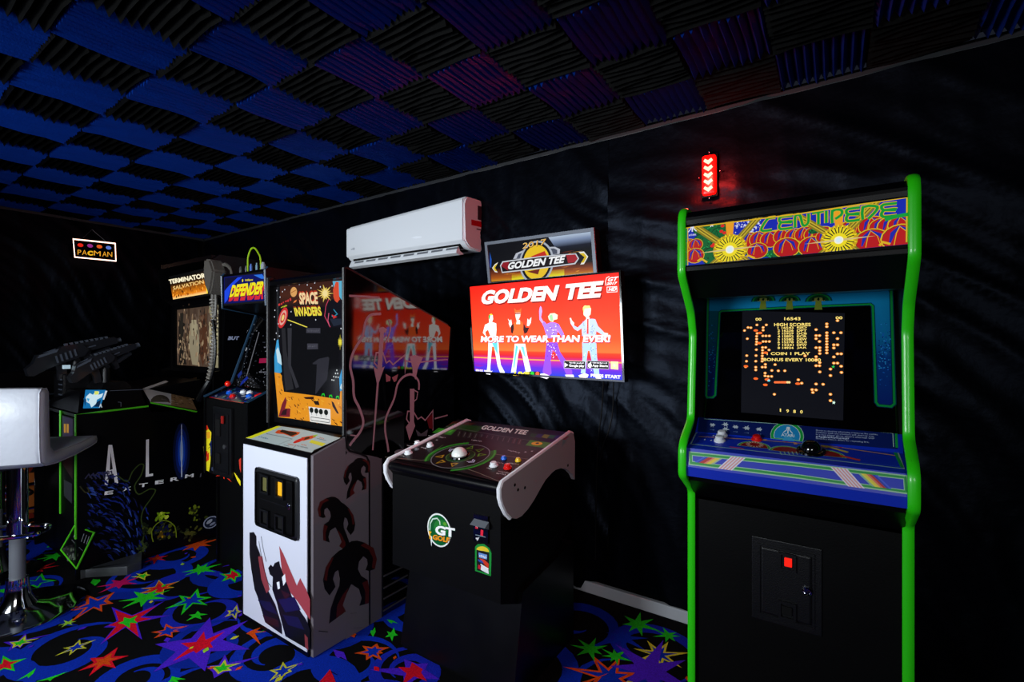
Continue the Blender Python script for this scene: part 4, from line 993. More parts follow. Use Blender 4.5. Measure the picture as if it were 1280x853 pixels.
f.ppoly([(706, 453.5), (710.5, 456.5), (706, 459.3)], '#ffffff'); f.ell(f.px(737.5, 457), .010, .012, '#ffffff'); f.ell(f.px(738.6, 453.6), .003, .004, '#ffffff')
f.ppoly([(763.5, 452), (773, 452.3), (773, 462.3), (763.5, 461.5)], '#ffd8a0'); f.burst(f.px(768, 457), .014, 6, '#fff0c0')
f.text('GT', (759, 352.5), (771, 351.3), (761.5, 347), '#fff0f0', .04); f.text('2017', (758, 356.8), (770.5, 355.8), (759.5, 353.4), '#fff0f0', .04)
f.ppoly([(758.5, 358.8), (771.5, 358), (771.8, 365.3), (758.8, 366)], '#fff0f0'); f.ppoly([(759.2, 359.5), (770.8, 358.8), (771.1, 364.7), (759.5, 365.3)], '#e02418')
f.text('HD', (760.5, 364.4), (770, 363.8), (762, 359.8), '#fff0f0', .05)
f.pline([(757.5, 357), (757, 352), (758.5, 347.5), (762, 345.8)], .004, '#ffd8d0')
f.build('screen_picture', 'lit2', sh)

# sign over the screen
t = thing('lit_sign', 'grey framed illuminated game title sign standing just above the wide television', 'sign', (-1.38, 2.33, 1.72))
SGD = 2.296
q = [HD(607, 303.5, SGD), HD(743, 285, SGD), HD(747.5, 345, SGD), HD(612, 358, SGD)]
bm = B(); quadslab(bm, q, .06); sh = obj('sign_box', bm, 'satin', t)
bm = B(); frame_quad(bm, q, .018, .012); obj('sign_frame', bm, mat('grey_sign_frame', '#7c828e', .4, metal=.3), t)
bm = B(); box(bm, (-1.45, 2.355, 1.80), (-1.3, 2.38, 1.90)); obj('wall_bracket', bm, 'dark', t)
f = Art(q[3], q[2]-q[3], q[0]-q[3], lift=.001); f.step = 3e-6
ks = lambda x, y: (600+x*.11719, 280+y*.11719)
f.ppoly([ks(85, 225), ks(640, 140), ks(1185, 70), ks(1215, 530), ks(640, 590), ks(100, 630)], '#06060c')
f.grad([ks(640, 150), ks(1185, 75), ks(1190, 260), ks(640, 330)], [(0, '#b8c8dc'), (.35, '#7888a8'), (.7, '#141828'), (1, '#06060c')])
f.add([f.px(*ks(640, 135)), f.px(*ks(640, 335)), f.px(*ks(850, 320)), f.px(*ks(720, 130))], [[0, 1, 2, 3]], [lin('#06060c')]*2+[lin('#0a0c18')]*2)
f.grad([ks(100, 480), ks(1200, 400), ks(1210, 525), ks(105, 620)], [(0, '#1a0804'), (.4, '#703010'), (.75, '#a85410'), (1, '#c88a20')])
f.grad([ks(340, 540), ks(900, 480), ks(900, 550), ks(340, 600)], [(0, '#a86010'), (1, '#e8e020')])
rnd = random.Random(9)
for k in range(46):
    x = rnd.uniform(250, 1130); y = rnd.uniform(300, 560)-(x-600)*.12; w = rnd.uniform(40, 150)
    f.ppoly([ks(x, y), ks(x+w, y-w*.12-6), ks(x+w*.6, y-w*.12+6)], rnd.choice(('#a03810', '#d87818', '#702008', '#f0a828', '#501408')))
f.ppoly([ks(105, 300), ks(125, 380), ks(120, 470), ks(108, 460)], '#1850b0')
c = f.px(*ks(600, 410)); rr = .100
f.ppoly([ks(355, 375), ks(385, 315), ks(470, 280), ks(640, 250), ks(800, 245), ks(855, 270), ks(850, 320), ks(600, 360)], '#b8bcc8')
f.ppoly([ks(390, 370), ks(410, 325), ks(480, 292), ks(640, 265), ks(790, 262), ks(825, 280), ks(825, 320), ks(600, 350)], '#4a5060')
f.ell(c, rr*1.12, rr*1.20, '#a8b0bc', 0, 30); f.ell(c, rr*1.0, rr*1.1, '#0a0c10', 0, 30); f.ell(c, rr*.86, rr*.96, '#e8c020', 0, 30)
f.ppoly([ks(540, 350), ks(690, 290), ks(715, 340), ks(560, 355)], '#c02818'); f.ppoly([ks(500, 510), ks(640, 480), ks(620, 540)], '#702010')
BN = [(215, 445), (240, 400), (640, 345), (1025, 315), (1058, 370), (1018, 430), (640, 480), (235, 525)]
f.ppoly([ks(*p) for p in BN], '#c8ccd4'); 
BN2 = [(225, 448), (248, 412), (640, 357), (1018, 326), (1044, 372), (1008, 418), (640, 468), (242, 512)]
f.ppoly([ks(*p) for p in BN2], '#14080c')
f.ppoly([ks(300, 500), ks(225, 448), ks(248, 412), ks(310, 404)], '#8c1420'); f.ppoly([ks(920, 333), ks(1018, 326), ks(1044, 372), ks(1008, 412), ks(940, 418)], '#a01c28')
for P_ in ([(160, 430), (195, 410), (160, 470), (190, 520), (160, 515), (130, 470)], [(1050, 300), (1110, 295), (1155, 350), (1110, 430), (1070, 435), (1120, 355)]):
    f.ppoly([ks(*p) for p in P_], '#e8e8e0'); cx = sum(p[0] for p in P_)/6; cy = sum(p[1] for p in P_)/6
    f.ppoly([ks(cx+(p[0]-cx)*.75, cy+(p[1]-cy)*.75) for p in P_], '#d8b818')
f.text('GOLDEN TEE', ks(290, 490), ks(890, 417), ks(312, 412), '#f4f6f8', .04, [(.003, -.003, '#000000')])
f.text('2017', ks(455, 268), ks(700, 222), ks(462, 208), '#e8b040', .0, [(.002, -.002, '#502008'), (-.001, .001, '#fff0c0')])
f.build('sign_artwork', mat('sign_lit', rough=.3, attr=True, emit=.9, spec=.15), sh)

# cables behind the screen
bm = B(); tube(bm, [HD(754.5, 476, 2.36), HD(752, 515, 2.37), HD(747, 559, 2.37), HD(745, 624, 2.37), HD(744, 700, 2.36)], .0035, 6)
tag(obj('power_cable', bm, 'cable', None, HD(745, 640, 2.37)), 'longer thin black cable hanging from the television down the curtain', 'cable')
bm = B(); tube(bm, [HD(767, 478, 2.36), HD(766.5, 505, 2.37), HD(764.5, 524, 2.365), HD(760, 542, 2.35), HD(754.5, 554, 2.35), HD(750, 575, 2.36)], .0035, 6)
tag(obj('power_cable', bm, 'cable', None, HD(760, 542, 2.37)), 'short curved black cable looping below the right half of the television', 'cable')

# ================================================================== AIR CONDITIONER
t = thing('air_conditioner', 'white wall mounted air conditioner high on the curtained wall with open lower louver', 'air conditioner', (-2.42, 2.35, 1.95))
a0, a1 = -2.975, -1.86
def end(z0t, z0b): return [(2.415, z0t+.02), (2.27, z0t+.012), (2.25, z0t-.008), (2.246, z0t-.04), (2.246, z0b+.01), (2.262, z0b-.008), (2.30, z0b-.035), (2.415, z0b-.04)]
bm = B(); e0 = end(2.205, 1.985); e1 = end(2.248, 1.982)
v0 = [bm.verts.new((a0, *p)) for p in e0]; v1 = [bm.verts.new((a1, *p)) for p in e1]
bm.faces.new(v0); bm.faces.new(v1[::-1])
for i in range(8): bm.faces.new((v0[i], v0[(i+1) % 8], v1[(i+1) % 8], v1[i]))
bmesh.ops.bevel(bm, geom=[e for e in bm.edges if e.calc_length() < .3], offset=.008, segments=3, affect='EDGES')
obj('casing', bm, 'whitep', t, smooth=True)
bm = B(); e0 = [(2.243, 2.200), (2.238, 2.19), (2.238, 2.0), (2.246, 1.99)]; e1 = [(2.243, 2.243), (2.238, 2.232), (2.238, 1.992), (2.246, 1.984)]
v0 = [bm.verts.new((a0+.004, *p)) for p in e0]; v1 = [bm.verts.new((a1-.012, *p)) for p in e1]
bm.faces.new(v0); bm.faces.new(v1[::-1])
for i in range(4): bm.faces.new((v0[i], v0[(i+1) % 4], v1[(i+1) % 4], v1[i]))
obj('front_cover', bm, 'whitep', t)
bm = B(); prism(bm, [(2.262, 1.958), (2.262, 1.978), (2.34, 1.946), (2.34, 1.938)], a0+.05, a1-.05); obj('air_outlet', bm, 'void', t)
bm = B(); prism(bm, [(2.228, 1.914), (2.226, 1.920), (2.243, 1.956), (2.249, 1.957), (2.262, 1.93), (2.30, 1.915), (2.262, 1.905)], a0+.05, a1-.05)
lv = obj('louver', bm, 'whitep', t, smooth=False)
for k in range(8):
    x = a0+.10+.125*k; bm = B(); prism(bm, [(2.2325, 1.938), (2.2385, 1.951), (2.2435, 1.950), (2.236, 1.937)], x, x+.095); obj('louver_slot', bm, 'greyp', lv)
for k in (2, 5):
    x = a0+.10+.125*k+.1; bm = B(); prism(bm, [(2.262, 1.985), (2.27, 1.985), (2.285, 1.945), (2.27, 1.945)], x, x+.012); obj('louver_arm', bm, 'greyp', lv)
f = Art((a1, 2.3, 2.1), (0, 1, 0), (0, 0, 1), lift=.0012)
f.ppoly([(597, 257), (603.5, 259), (603.5, 276.5), (597, 274.5)], '#3a2830'); f.ppoly([(589, 274.5), (605, 278), (605, 285), (589, 281.5)], '#c01020'); f.ppoly([(595.5, 285.5), (601.5, 287), (601.5, 288.6), (595.5, 287)], '#503040')
f.build('rating_label', 'print', t)
f = Art((a0, 2.238, 2.0), R1, (0, 0, 1)); f.text('~3', (439, 313.5), (443.5, 312.3), (439, 310.8), '#707888'); f.ppoly([(514, 297.5), (520, 295.5), (527.5, 295.5), (527, 297.3), (520, 298.4)], '#f4f8ff'); f.build('front_marking', 'print', t)['kind'] = 'stuff'

# ================================================================== WHITE CABINET (classic shooter)
C0 = HZ(389, 826); SA = -1.871; SD = 1.227; SL = -2.445
t = thing('arcade_cabinet', 'white fronted arcade cabinet with glossy black side panel and orange moonscape bezel', 'arcade machine', (-2.15, 1.7, 0))
side = [(1.404, .003), (1.404, 1.713), (2.108, 1.468), (2.16, 1.44), (2.16, .003)]
bm = B(); prism(bm, side, SA-.018, SA); sp = obj('side_panel', bm, 'gloss', t)
bm = B(); prism(bm, side, -2.53, -2.512); obj('side_panel', bm, 'satin', t)
bm = B(); tube(bm, [(SA-.009, 1.402, .94), (SA-.009, 1.402, 1.714), (SA-.009, 1.409, 1.716), (SA-.009, 2.108, 1.471)], .0095, 8, 0); obj('edge_molding', bm, 'metal_black', t, smooth=True)
bm = B(); tube(bm, [(-2.521, 1.402, .94), (-2.521, 1.402, 1.714), (-2.521, 1.409, 1.716), (-2.521, 2.108, 1.471)], .0095, 8, 0); obj('edge_molding', bm, 'metal_black', t, smooth=True)
# front box
box_p = [(SD, .006), (SD, .872), (SD+.010, .888), (SD+.022, .892), (1.404, .939), (1.50, .939), (1.50, .006)]
bm = B(); prism(bm, box_p, SL, SA-.0185); obj('front_box', bm, 'satin', t)
bm = B(); prism(bm, [(SD+.012, .006), (SD+.012, .878), (SD+.03, .884), (1.404, .932), (1.404, .006)], SA-.018, SA); obj('box_side', bm, mat('shaded_white_side', '#6a646a', .4), t)  # white laminate like the front; its shade is put into this grey
bm = B(); box(bm, (SL+.020, SD-.004, .03), (SA-.022, SD+.001, .868)); fp = obj('front_panel', bm, 'white', t)
bm = B(); prism(bm, [(1.43, .94), (1.43, .985), (1.45, 1.0), (1.50, 1.0), (1.50, .94)], -2.512, SA-.018); obj('lower_bezel_rail', bm, 'satin', t)
bm = B(); prism(bm, [(1.40, 1.690), (1.42, 1.705), (2.10, 1.460), (2.14, 1.43), (2.10, 1.43), (1.45, 1.66), (1.40, 1.67)], -2.512, SA-.018); obj('roof_panel', bm, 'satin', t)
bm = B(); box(bm, (-2.512, 2.13, .003), (SA-.018, 2.15, 1.44)); obj('back_panel', bm, 'black', t)
bm = B(); box(bm, (-2.512, 1.425, .985), (SA-.018, 1.437, 1.69)); bz = obj('bezel_glass', bm, 'gloss', t)
# side decal: white, with its shade put into the greys
f = Art((SA, 1.5, .5), (0, 1, 0), (0, 0, 1), lift=.0008)
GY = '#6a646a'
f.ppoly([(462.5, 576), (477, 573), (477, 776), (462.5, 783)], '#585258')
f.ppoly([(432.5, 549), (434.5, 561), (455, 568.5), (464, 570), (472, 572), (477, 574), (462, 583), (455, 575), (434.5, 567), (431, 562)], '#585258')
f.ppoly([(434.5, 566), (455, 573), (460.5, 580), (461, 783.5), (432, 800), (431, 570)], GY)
f.pline([(432, 545), (433.5, 560), (437, 564), (450, 567.5), (458, 571), (461.5, 578), (462, 783)], .010, '#0a0a0c')
f.pline([(478.5, 574), (478.5, 776)], .004, '#1a1a20')
bx = Art((SA, 1.5, .5), (0, 1, 0), (0, 0, 1), lift=.0022)
kh = lambda x, y: (385+x*.34, 540+y*.34)
HB = [(125, 430), (140, 412), (158, 402), (178, 400), (205, 408), (238, 428), (250, 468), (242, 505), (222, 512), (208, 508), (216, 488), (214, 468), (200, 458), (184, 478), (180, 505), (192, 530), (216, 545), (222, 580), (220, 630), (186, 640), (194, 612), (184, 578), (156, 560), (138, 598), (124, 638), (136, 660), (74, 706), (80, 650), (96, 604), (112, 566), (114, 540), (108, 508), (96, 516), (88, 542), (98, 570), (76, 602), (58, 578), (52, 545), (62, 498), (84, 462), (108, 440)]
def hulk(cx, cy, s, mir=False):
    """plain hunched figure silhouette with dark red shading on the limbs"""
    m_ = -1 if mir else 1
    T = lambda p: kh(cx+m_*(p[0]-150)*s, cy+(p[1]-545)*s)
    bx.ppoly([T(p) for p in HB], '#090708')
    for P_ in ([(205, 408), (238, 428), (250, 468), (242, 505), (232, 500), (236, 465), (222, 435), (190, 418)], [(216, 545), (222, 580), (220, 630), (206, 634), (208, 590), (196, 556)], [(138, 598), (124, 638), (136, 660), (100, 686), (104, 640), (124, 600), (146, 572)], [(62, 498), (84, 462), (92, 462), (72, 505), (66, 548), (56, 545)]):
        bx.ppoly([T(p) for p in P_], '#4a1614')
hulk(178, 168, .50); hulk(104, 340, .70, True); hulk(152, 545, 1.0)
bx.pline([kh(38, 733), kh(72, 736)], .003, '#282428'); bx.pline([kh(165, 722), kh(200, 720)], .002, '#504a50'); bx.pline([kh(155, 668), kh(178, 666)], .002, '#504a50')
bx.build('side_print', 'print', t)
# pink line drawing and louvres on the gloss panel
ku = lambda x, y: (425+x*.2815, 330+y*.2815)
PK = '#a5808a'
f.pline([ku(40, 142), ku(110, 145), ku(175, 150)], .010, PK)
f.pline([ku(182, 222), ku(135, 228), ku(112, 262), ku(100, 320), ku(62, 385), ku(45, 450), ku(58, 520), ku(62, 590), ku(85, 640), ku(103, 700), ku(90, 745), ku(58, 785), ku(42, 808)], .013, PK, sm=4)
f.pline([ku(215, 248), ku(224, 285), ku(212, 330), ku(200, 350)], .009, PK, sm=3); f.pline([ku(172, 295), ku(190, 290), ku(205, 300)], .022, PK)
f.ppoly([ku(178, 295), ku(195, 295), ku(186, 462), ku(198, 455), ku(172, 528), ku(148, 828), ku(142, 828), ku(163, 530), ku(148, 455), ku(165, 468)], PK)
f.pline([ku(165, 455), ku(152, 440), ku(160, 395), ku(190, 395), ku(205, 440), ku(220, 430), ku(235, 448), ku(262, 425), ku(288, 405), ku(288, 490), ku(292, 430), ku(330, 440), ku(415, 430), ku(478, 425)], .008, PK)
f.ppoly([ku(308, 412), ku(330, 405), ku(368, 415), ku(345, 465), ku(335, 515), ku(322, 490), ku(322, 465)], PK)
f.ppoly([ku(202, 488), ku(225, 502), ku(222, 520), ku(205, 525)], '#9a5a60'); f.ppoly([ku(230, 505), ku(258, 490), ku(250, 520), ku(240, 526)], '#9a5a60')
f.pline([ku(350, 560), ku(348, 520), ku(320, 492), ku(285, 500), ku(255, 535), ku(240, 600), ku(205, 680), ku(200, 740), ku(210, 800), ku(215, 835)], .012, PK, sm=3)
f.ppoly([ku(310, 555), ku(330, 555), ku(328, 700), ku(333, 720), ku(308, 785), ku(292, 725), ku(310, 700)], PK)
f.pline([ku(308, 710), ku(295, 690), ku(300, 655), ku(325, 655), ku(345, 690), ku(360, 680), ku(378, 695), ku(412, 652), ku(412, 740)], .007, PK); f.pline([ku(330, 562), ku(345, 570), ku(340, 600), ku(330, 610)], .006, PK)
f.pline([ku(420, 688), ku(478, 672)], .008, PK); f.ppoly([ku(385, 690), ku(410, 665), ku(412, 735), ku(395, 730)], '#6a1820')
f.ppoly([ku(335, 735), ku(360, 755), ku(390, 735), ku(385, 765), ku(345, 765)], '#505058')
f.pline([ku(45, 760), ku(75, 765), ku(60, 790)], .006, PK); f.pline([(432.5, 480+20), (432.8, 548)], .003, '#303038')
f.build('side_artwork', 'print', sp)
for a_, b_ in (((479, 720.6), (500, 711)), ((479, 735.6), (500, 724)), ((479, 749), (500, 737.5)), ((478.5, 764), (500, 751))):
    p0, p1 = HA(*a_, SA), HA(*b_, SA); bm = B(); tube(bm, [p0+Vector((.003, 0, 0)), p1+Vector((.003, .05, 0))], .004, 6, 0); obj('vent_slat', bm, 'steel', sp)
# control panel print
O_ = Vector((SL, SD+.022, .892)); U_ = Vector((0, 1.404-SD-.022, .939-.892))
f = Art(O_, R1, U_, lift=.0012)
kc = lambda x, y: (300+x*.10937, 525+y*.10937)
f.ppoly([kc(65, 210), kc(440, 72), kc(700, 110), kc(1150, 210), kc(960, 300), kc(845, 350), kc(820, 380)], '#b4c4c4')
f.ppoly([kc(65, 210), kc(420, 75), kc(475, 78), kc(130, 218)], '#e8e820'); f.ppoly([kc(820, 232), kc(985, 275), kc(940, 305), kc(790, 262)], '#e0d838')
for P_ in ([kc(300, 160), kc(600, 222)], [kc(600, 222), kc(440, 285)], [kc(880, 215), kc(985, 240)], [kc(500, 290), kc(560, 305)], [kc(640, 300), kc(600, 330)]): f.pline(P_, .003, '#3a4c58')
f.ppoly([kc(400, 145), kc(440, 118), kc(520, 125), kc(690, 145), kc(670, 170), kc(600, 200), kc(560, 185), kc(500, 165), kc(420, 160)], '#d85020')
f.ppoly([kc(455, 140), kc(480, 115), kc(530, 125), kc(560, 135), kc(640, 145), kc(655, 165), kc(580, 190), kc(545, 170), kc(490, 150)], '#101010')
f.ppoly([kc(700, 205), kc(850, 178), kc(870, 200), kc(800, 225), kc(720, 245)], '#d84018'); f.ppoly([kc(715, 218), kc(790, 195), kc(800, 215), kc(730, 232)], '#101010'); f.ell(f.px(*kc(675, 240)), .020, .028, '#d81818')
f.ell(f.px(*kc(860, 185)), .010, .012, '#90d020')
f.text('~14', kc(545, 285), kc(640, 305), kc(548, 272), '#c06040'); f.text('~8', kc(650, 305), kc(780, 335), kc(655, 292), '#405060'); f.text('~5', kc(210, 205), kc(330, 228), kc(215, 190), '#7090a0')
f.text('~4', kc(910, 215), kc(960, 225), kc(915, 200), '#d06030'); f.text('~4', kc(700, 290), kc(760, 303), kc(704, 278), '#d05828')
f.build('panel_artwork', 'print', t)
# coin door
bm = B(); q = [(-2.298, .778), (-1.945, .778), (-1.945, .498), (-2.298, .498)]
box(bm, (-2.298, SD-.016, .498), (-1.945, SD-.003, .776), .03, seg=4)
for v in bm.verts: v.co.y = max(SD-.016, min(SD-.003, v.co.y))
cdoor = obj('coin_door', bm, 'metal_black', t)
bm = B(); box(bm, (-2.275, SD-.019, .516), (-1.968, SD-.015, .758), .012); bm2 = bm; obj('door_leaf', bm, 'black', cdoor)
for i, x in enumerate((-2.225, -2.10)):
    bm = B(); frame_quad(bm, [(x, SD-.019, .755), (x+.07, SD-.019, .755), (x+.07, SD-.019, .668), (x, SD-.019, .668)], .010, .012); obj('slot_frame', bm, 'metal_black', cdoor)
    bm = B(); box(bm, (x+.014, SD-.024, .680), (x+.056, SD-.018, .742), .003); obj('coin_button', bm, 'amber' if i else mat('dim_lens', '#5c5a34', .3), cdoor)
    bm = B(); frame_quad(bm, [(x, SD-.019, .595), (x+.07, SD-.019, .595), (x+.07, SD-.019, .520), (x, SD-.019, .520)], .009, .012); obj('return_frame', bm, 'metal_black', cdoor)
    bm = B(); box(bm, (x+.012, SD-.022, .530), (x+.058, SD-.018, .584), .003); obj('coin_return', bm, 'void', cdoor)
bm = B(); box(bm, (-2.235, SD-.021, .635), (-2.03, SD-.018, .640)); obj('door_rib', bm, 'metal_black', cdoor)
bm = B(); lathe(bm, [(.014, 0), (.014, .006), (.009, .008), (.006, .005), (0, .005)], (-2.0, SD-.019, .645), (0, -1, 0), 18); obj('lock', bm, 'chrome', cdoor, smooth=True)
# front art: plain jagged dark figure shape
f = Art((SL, SD-.004, .3), R1, (0, 0, 1))
kf = lambda x, y: (300+x*.3165, 560+y*.3165)
f.ppoly([kf(155, 388), kf(172, 420), kf(195, 475), kf(225, 545), kf(238, 515), kf(262, 560), kf(277, 600), kf(277, 680), kf(230, 610), kf(190, 560), kf(165, 480)], '#9a3c44')
f.ppoly([kf(38, 335), kf(55, 333), kf(65, 350), kf(66, 385), kf(80, 420), kf(95, 490), kf(112, 565), kf(140, 620), kf(165, 700), kf(167, 738), kf(130, 712), kf(100, 690), kf(85, 640), kf(70, 590), kf(58, 560), kf(45, 480), kf(38, 420)], '#08060c')
f.ppoly([kf(72, 430), kf(88, 428), kf(100, 490), kf(118, 560), kf(105, 575), kf(85, 520)], '#8a3840')
f.ppoly([kf(112, 475), kf(122, 462), kf(130, 470), kf(138, 455), kf(155, 448), kf(160, 470), kf(180, 520), kf(195, 560), kf(210, 600), kf(235, 640), kf(262, 680), kf(277, 720), kf(277, 800), kf(240, 780), kf(180, 745), kf(165, 690), kf(145, 610), kf(128, 560), kf(130, 510), kf(118, 500)], '#08060c')
for P_, c_ in (([(70, 600), (120, 610), (150, 660), (100, 640)], '#101038'), ([(150, 600), (215, 590), (240, 640), (180, 650)], '#101046'), ([(90, 660), (150, 680), (155, 710), (100, 690)], '#280c14'), ([(170, 660), (230, 670), (255, 720), (190, 700)], '#120e3c'), ([(160, 560), (200, 580), (180, 600)], '#2c0c14')):
    f.ppoly([kf(*p) for p in P_], c_)
f.pline([kf(84, 350), kf(92, 400), kf(104, 450)], .004, '#08060c'); f.pline([kf(75, 370), kf(90, 460), kf(112, 535), kf(125, 550)], .004, '#08060c')
f.ppoly([kf(145, 532), kf(156, 528), kf(158, 556), kf(150, 560)], '#e4e8f4') ; f.ppoly([kf(166, 512), kf(178, 498), kf(182, 528), kf(172, 545)], '#e4e8f4')
f.ppoly([kf(255, 735), kf(268, 750), kf(270, 800), kf(258, 790)], '#7a3038')
f.build('front_artwork', 'print', fp)
# bezel art
f = Art((-2.5, 1.425, 1.0), R1, (0, 0, 1)); f.step = 3e-6
k1 = lambda x, y: (335+x*.1172, 340+y*.1172)
k2 = lambda x, y: (335+x*.1348, 430+y*.1348)
f.ppoly([(345, 355), (429.5, 346), (429.5, 533), (346.5, 522)], '#07060a')
f.grad([(350, 355), (428, 347), (428, 384), (350, 385)], [(0, '#3c1c12'), (.5, '#4a2414'), (1, '#1a0e10')])
f.ppoly([k1(690, 100), k1(800, 95), k1(800, 320), k1(760, 260), k1(720, 270)], '#60b8d8'); f.ppoly([k1(695, 190), k1(725, 105), k1(755, 110), k1(760, 250), k1(780, 380), k1(790, 440), k1(740, 380), k1(700, 270)], '#e05030')
f.ppoly([k1(640, 330), k1(690, 290), k1(740, 330), k1(760, 300), k1(795, 300), k1(795, 590), k1(660, 590), k1(615, 480)], '#0c0a14')
for P_, c_ in (([(650, 290), (620, 360), (605, 470), (650, 560), (665, 590)], '#d04060'), ([(700, 400), (740, 450), (700, 480), (680, 470)], '#3090b0'), ([(650, 440), (640, 520), (655, 575)], '#e06080')): f.pline([k1(*p) for p in P_], .005, c_)
f.ppoly([k1(680, 455), (428 if False else k1(740, 480)[0], k1(740, 480)[1]), k1(700, 500)], '#d03030'); f.ppoly([k1(660, 500), k1(780, 500), k1(790, 560), k1(700, 580)], '#202838')
for sc_, c_ in ((1.0, '#f0d060'), (.6, '#ffe8a0')): f.star(f.px(*k1(610, 230)), [f.px(*k1(610+90*sc_*math.cos(a_)*(1.1-.35*(i % 2)), 230+90*sc_*math.sin(a_)*(1.1-.35*(i % 2)))) for i, a_ in enumerate([k*math.pi/7 for k in range(14)])], .45, c_)
f.star(f.px(*k1(770, 750)), [f.px(*k1(770+(35 if i % 2 else 26)*math.cos(k), 750+(90 if i % 2 else 60)*math.sin(k))) for i, k in enumerate([k*math.pi/6 for k in range(12)])], .4, '#f0e040')
f.ell(f.px(*k1(275, 215)), .030, .026, '#e8a860', 0, 16); f.line([f.px(*k1(245, 225)), f.px(*k1(300, 195))], .004, '#b06830')
f.text('SPACE', k1(340, 350), k1(535, 345), k1(332, 222), '#ffe0a8', .04, [(-.006, .008, '#a82c18'), (-.003, .004, '#c84020')])
f.text('INVADERS', k1(295, 475), k1(580, 468), k1(275, 382), '#f8e848', .04, [(-.003, .006, '#a83c18')])
f.text('~6', k1(115, 365), k1(260, 300), k1(110, 340), '#d83838', .03); f.text('~5', k1(140, 392), k1(212, 362), k1(138, 375), '#c8d030', .03)
f.ppoly([k1(270, 335), k1(280, 312), k1(310, 295), k1(300, 320)], '#f08040')
pz = f.px(*k1(160, 490))
for rr_, c_ in ((1, '#d83030'), (.72, '#e8b0a0'), (.5, '#d83030'), (.30, '#f0d880')): f.ell(pz, .062*rr_, .036*rr_, c_, .95, 18)
f.pline([k1(210, 512), k1(300, 545), k1(420, 592)], .005, '#f0e050')
for x, y in ((95, 200), (130, 270), (225, 142), (335, 132), (500, 118), (155, 212), (460, 172), (685, 150), (248, 425), (245, 565), (510, 512), (122, 685), (90, 655), (780, 605), (72, 720), (110, 555), (560, 160), (420, 140), (180, 190), (75, 410), (70, 480), (398, 120)): f.ell(f.px(*k1(x, y)), .004, None, '#e8ecf8', 0, 6)
# side and lower art
f.ppoly([k1(95, 730), k1(112, 720), k2(130, 260), k2(115, 272), k2(62, 265), k2(60, 120)], '#38a0d8'); f.ppoly([k2(75, 60), k2(95, 30), k2(120, 110), k2(130, 200), k2(90, 170)], '#c8e8f4')
f.ppoly([k2(698, 190), k2(705, 430), k2(668, 440), k2(662, 320)], '#28a0e0'); f.ppoly([k2(680, 370), k2(700, 380), k2(690, 430), k2(668, 410)], '#d0ecf8')
f.ppoly([k2(62, 265), k2(115, 275), k2(132, 300), k2(150, 445), k2(300, 462), k2(490, 488), k2(665, 518), k2(672, 440), k2(705, 430), k2(705, 768), k2(560, 748), k2(380, 718), k2(210, 692), k2(98, 680)], '#f09a1c')
rnd = random.Random(12)
def inside(x, y): return (150 < x < 700 and 470+(x-150)*.09 < y < 690+(x-200)*.13) or (70 < x < 125 and 290 < y < 560)
for k in range(150):
    x = rnd.uniform(70, 700); y = rnd.uniform(290, 760)
    if not inside(x, y): continue
    l = rnd.uniform(10, 40); an = rnd.uniform(.2, 1.4)
    f.pline([k2(x, y), k2(x+l*.5*math.cos(an), y+l*.5*math.sin(an)+4), k2(x+l*math.cos(an), y+l*math.sin(an))], rnd.uniform(.002, .007), rnd.choice(('#1c0c04', '#401804', '#b86010', '#ffc840')), taper=True)
for P_, c_ in (([(130, 560), (165, 490), (175, 540), (160, 600), (210, 600), (205, 680), (100, 675)], '#7a1828'), ([(140, 620), (180, 600), (170, 660), (120, 660)], '#300c14'), ([(330, 495), (430, 490), (420, 515), (350, 512)], '#301004'), ([(420, 530), (470, 530), (480, 570), (440, 565)], '#201008'), ([(590, 530), (610, 545), (660, 650), (640, 645), (600, 580)], '#280e04')):
    f.ppoly([k2(*p) for p in P_], c_)
f.ppoly([k2(378, 582), k2(580, 608), k2(583, 750), k2(392, 722)], '#f0f0ec')
for x, c_ in ((405, 615), (450, 622), (492, 630), (540, 636)): f.ell(f.px(*k2(x, c_)), .017, .014, '#101810', 0, 10); f.pline([k2(x, c_+25), k2(x+3, c_+45)], .006, '#b0b4b8')
f.pline([k2(400, 678), k2(570, 702), k2(570, 732), k2(402, 708)], .003, '#303438', True)
# the dark tube opening
f.ppoly([k1(145, 598), k1(420, 592), k1(750, 598), k2(655, 200), k2(660, 515), k2(430, 478), k2(150, 445), k2(130, 330)], '#040405')
f.ppoly([k1(145, 600), k1(185, 600), k1(200, 850), k2(235, 390), k2(240, 420), k2(165, 435), k2(150, 300)], '#26262a'); f.ppoly([k1(210, 600), k1(255, 600), k2(215, 200), k2(290, 400), k2(260, 412), k2(190, 200)], '#303036')  # grey streaks: curtain reflections painted onto the dark glass
f.ppoly([k1(410, 600), k1(560, 600), k1(560, 655), k1(410, 652)], '#3c3c46'); f.ppoly([k1(420, 765), k1(535, 765), k1(535, 825), k1(420, 828)], '#3c3c46'); f.text('~7', k1(430, 805), k1(525, 803), k1(430, 785), '#55555f')
f.text('~12', k1(420, 640), k1(550, 640), k1(420, 618), '#50505a')
f.ppoly([k2(415, 180), k2(470, 140), k2(560, 120), k2(570, 135), k2(550, 330), k2(450, 460), k2(440, 470), k2(450, 300), k2(455, 190), k2(420, 190)], '#2c2c34')  # bent grey shape: another glass reflection, painted in
for i, (x, y) in enumerate(((640, 245), (628, 275), (648, 275), (612, 305), (632, 308), (652, 310), (595, 335), (612, 338))): f.ell(f.px(*k2(x, y)), .005, .004, '#d8e0e0', 0, 6)
for x, y in ((515, 475), (585, 488), (648, 498)):
    f.pline([k2(x-14, y+12), k2(x-10, y-8), k2(x+6, y-10), k2(x+12, y+12)], .006, '#18d028')
f.build('bezel_artwork', mat('bezel_lit', rough=.12, attr=True, emit=.75), bz)

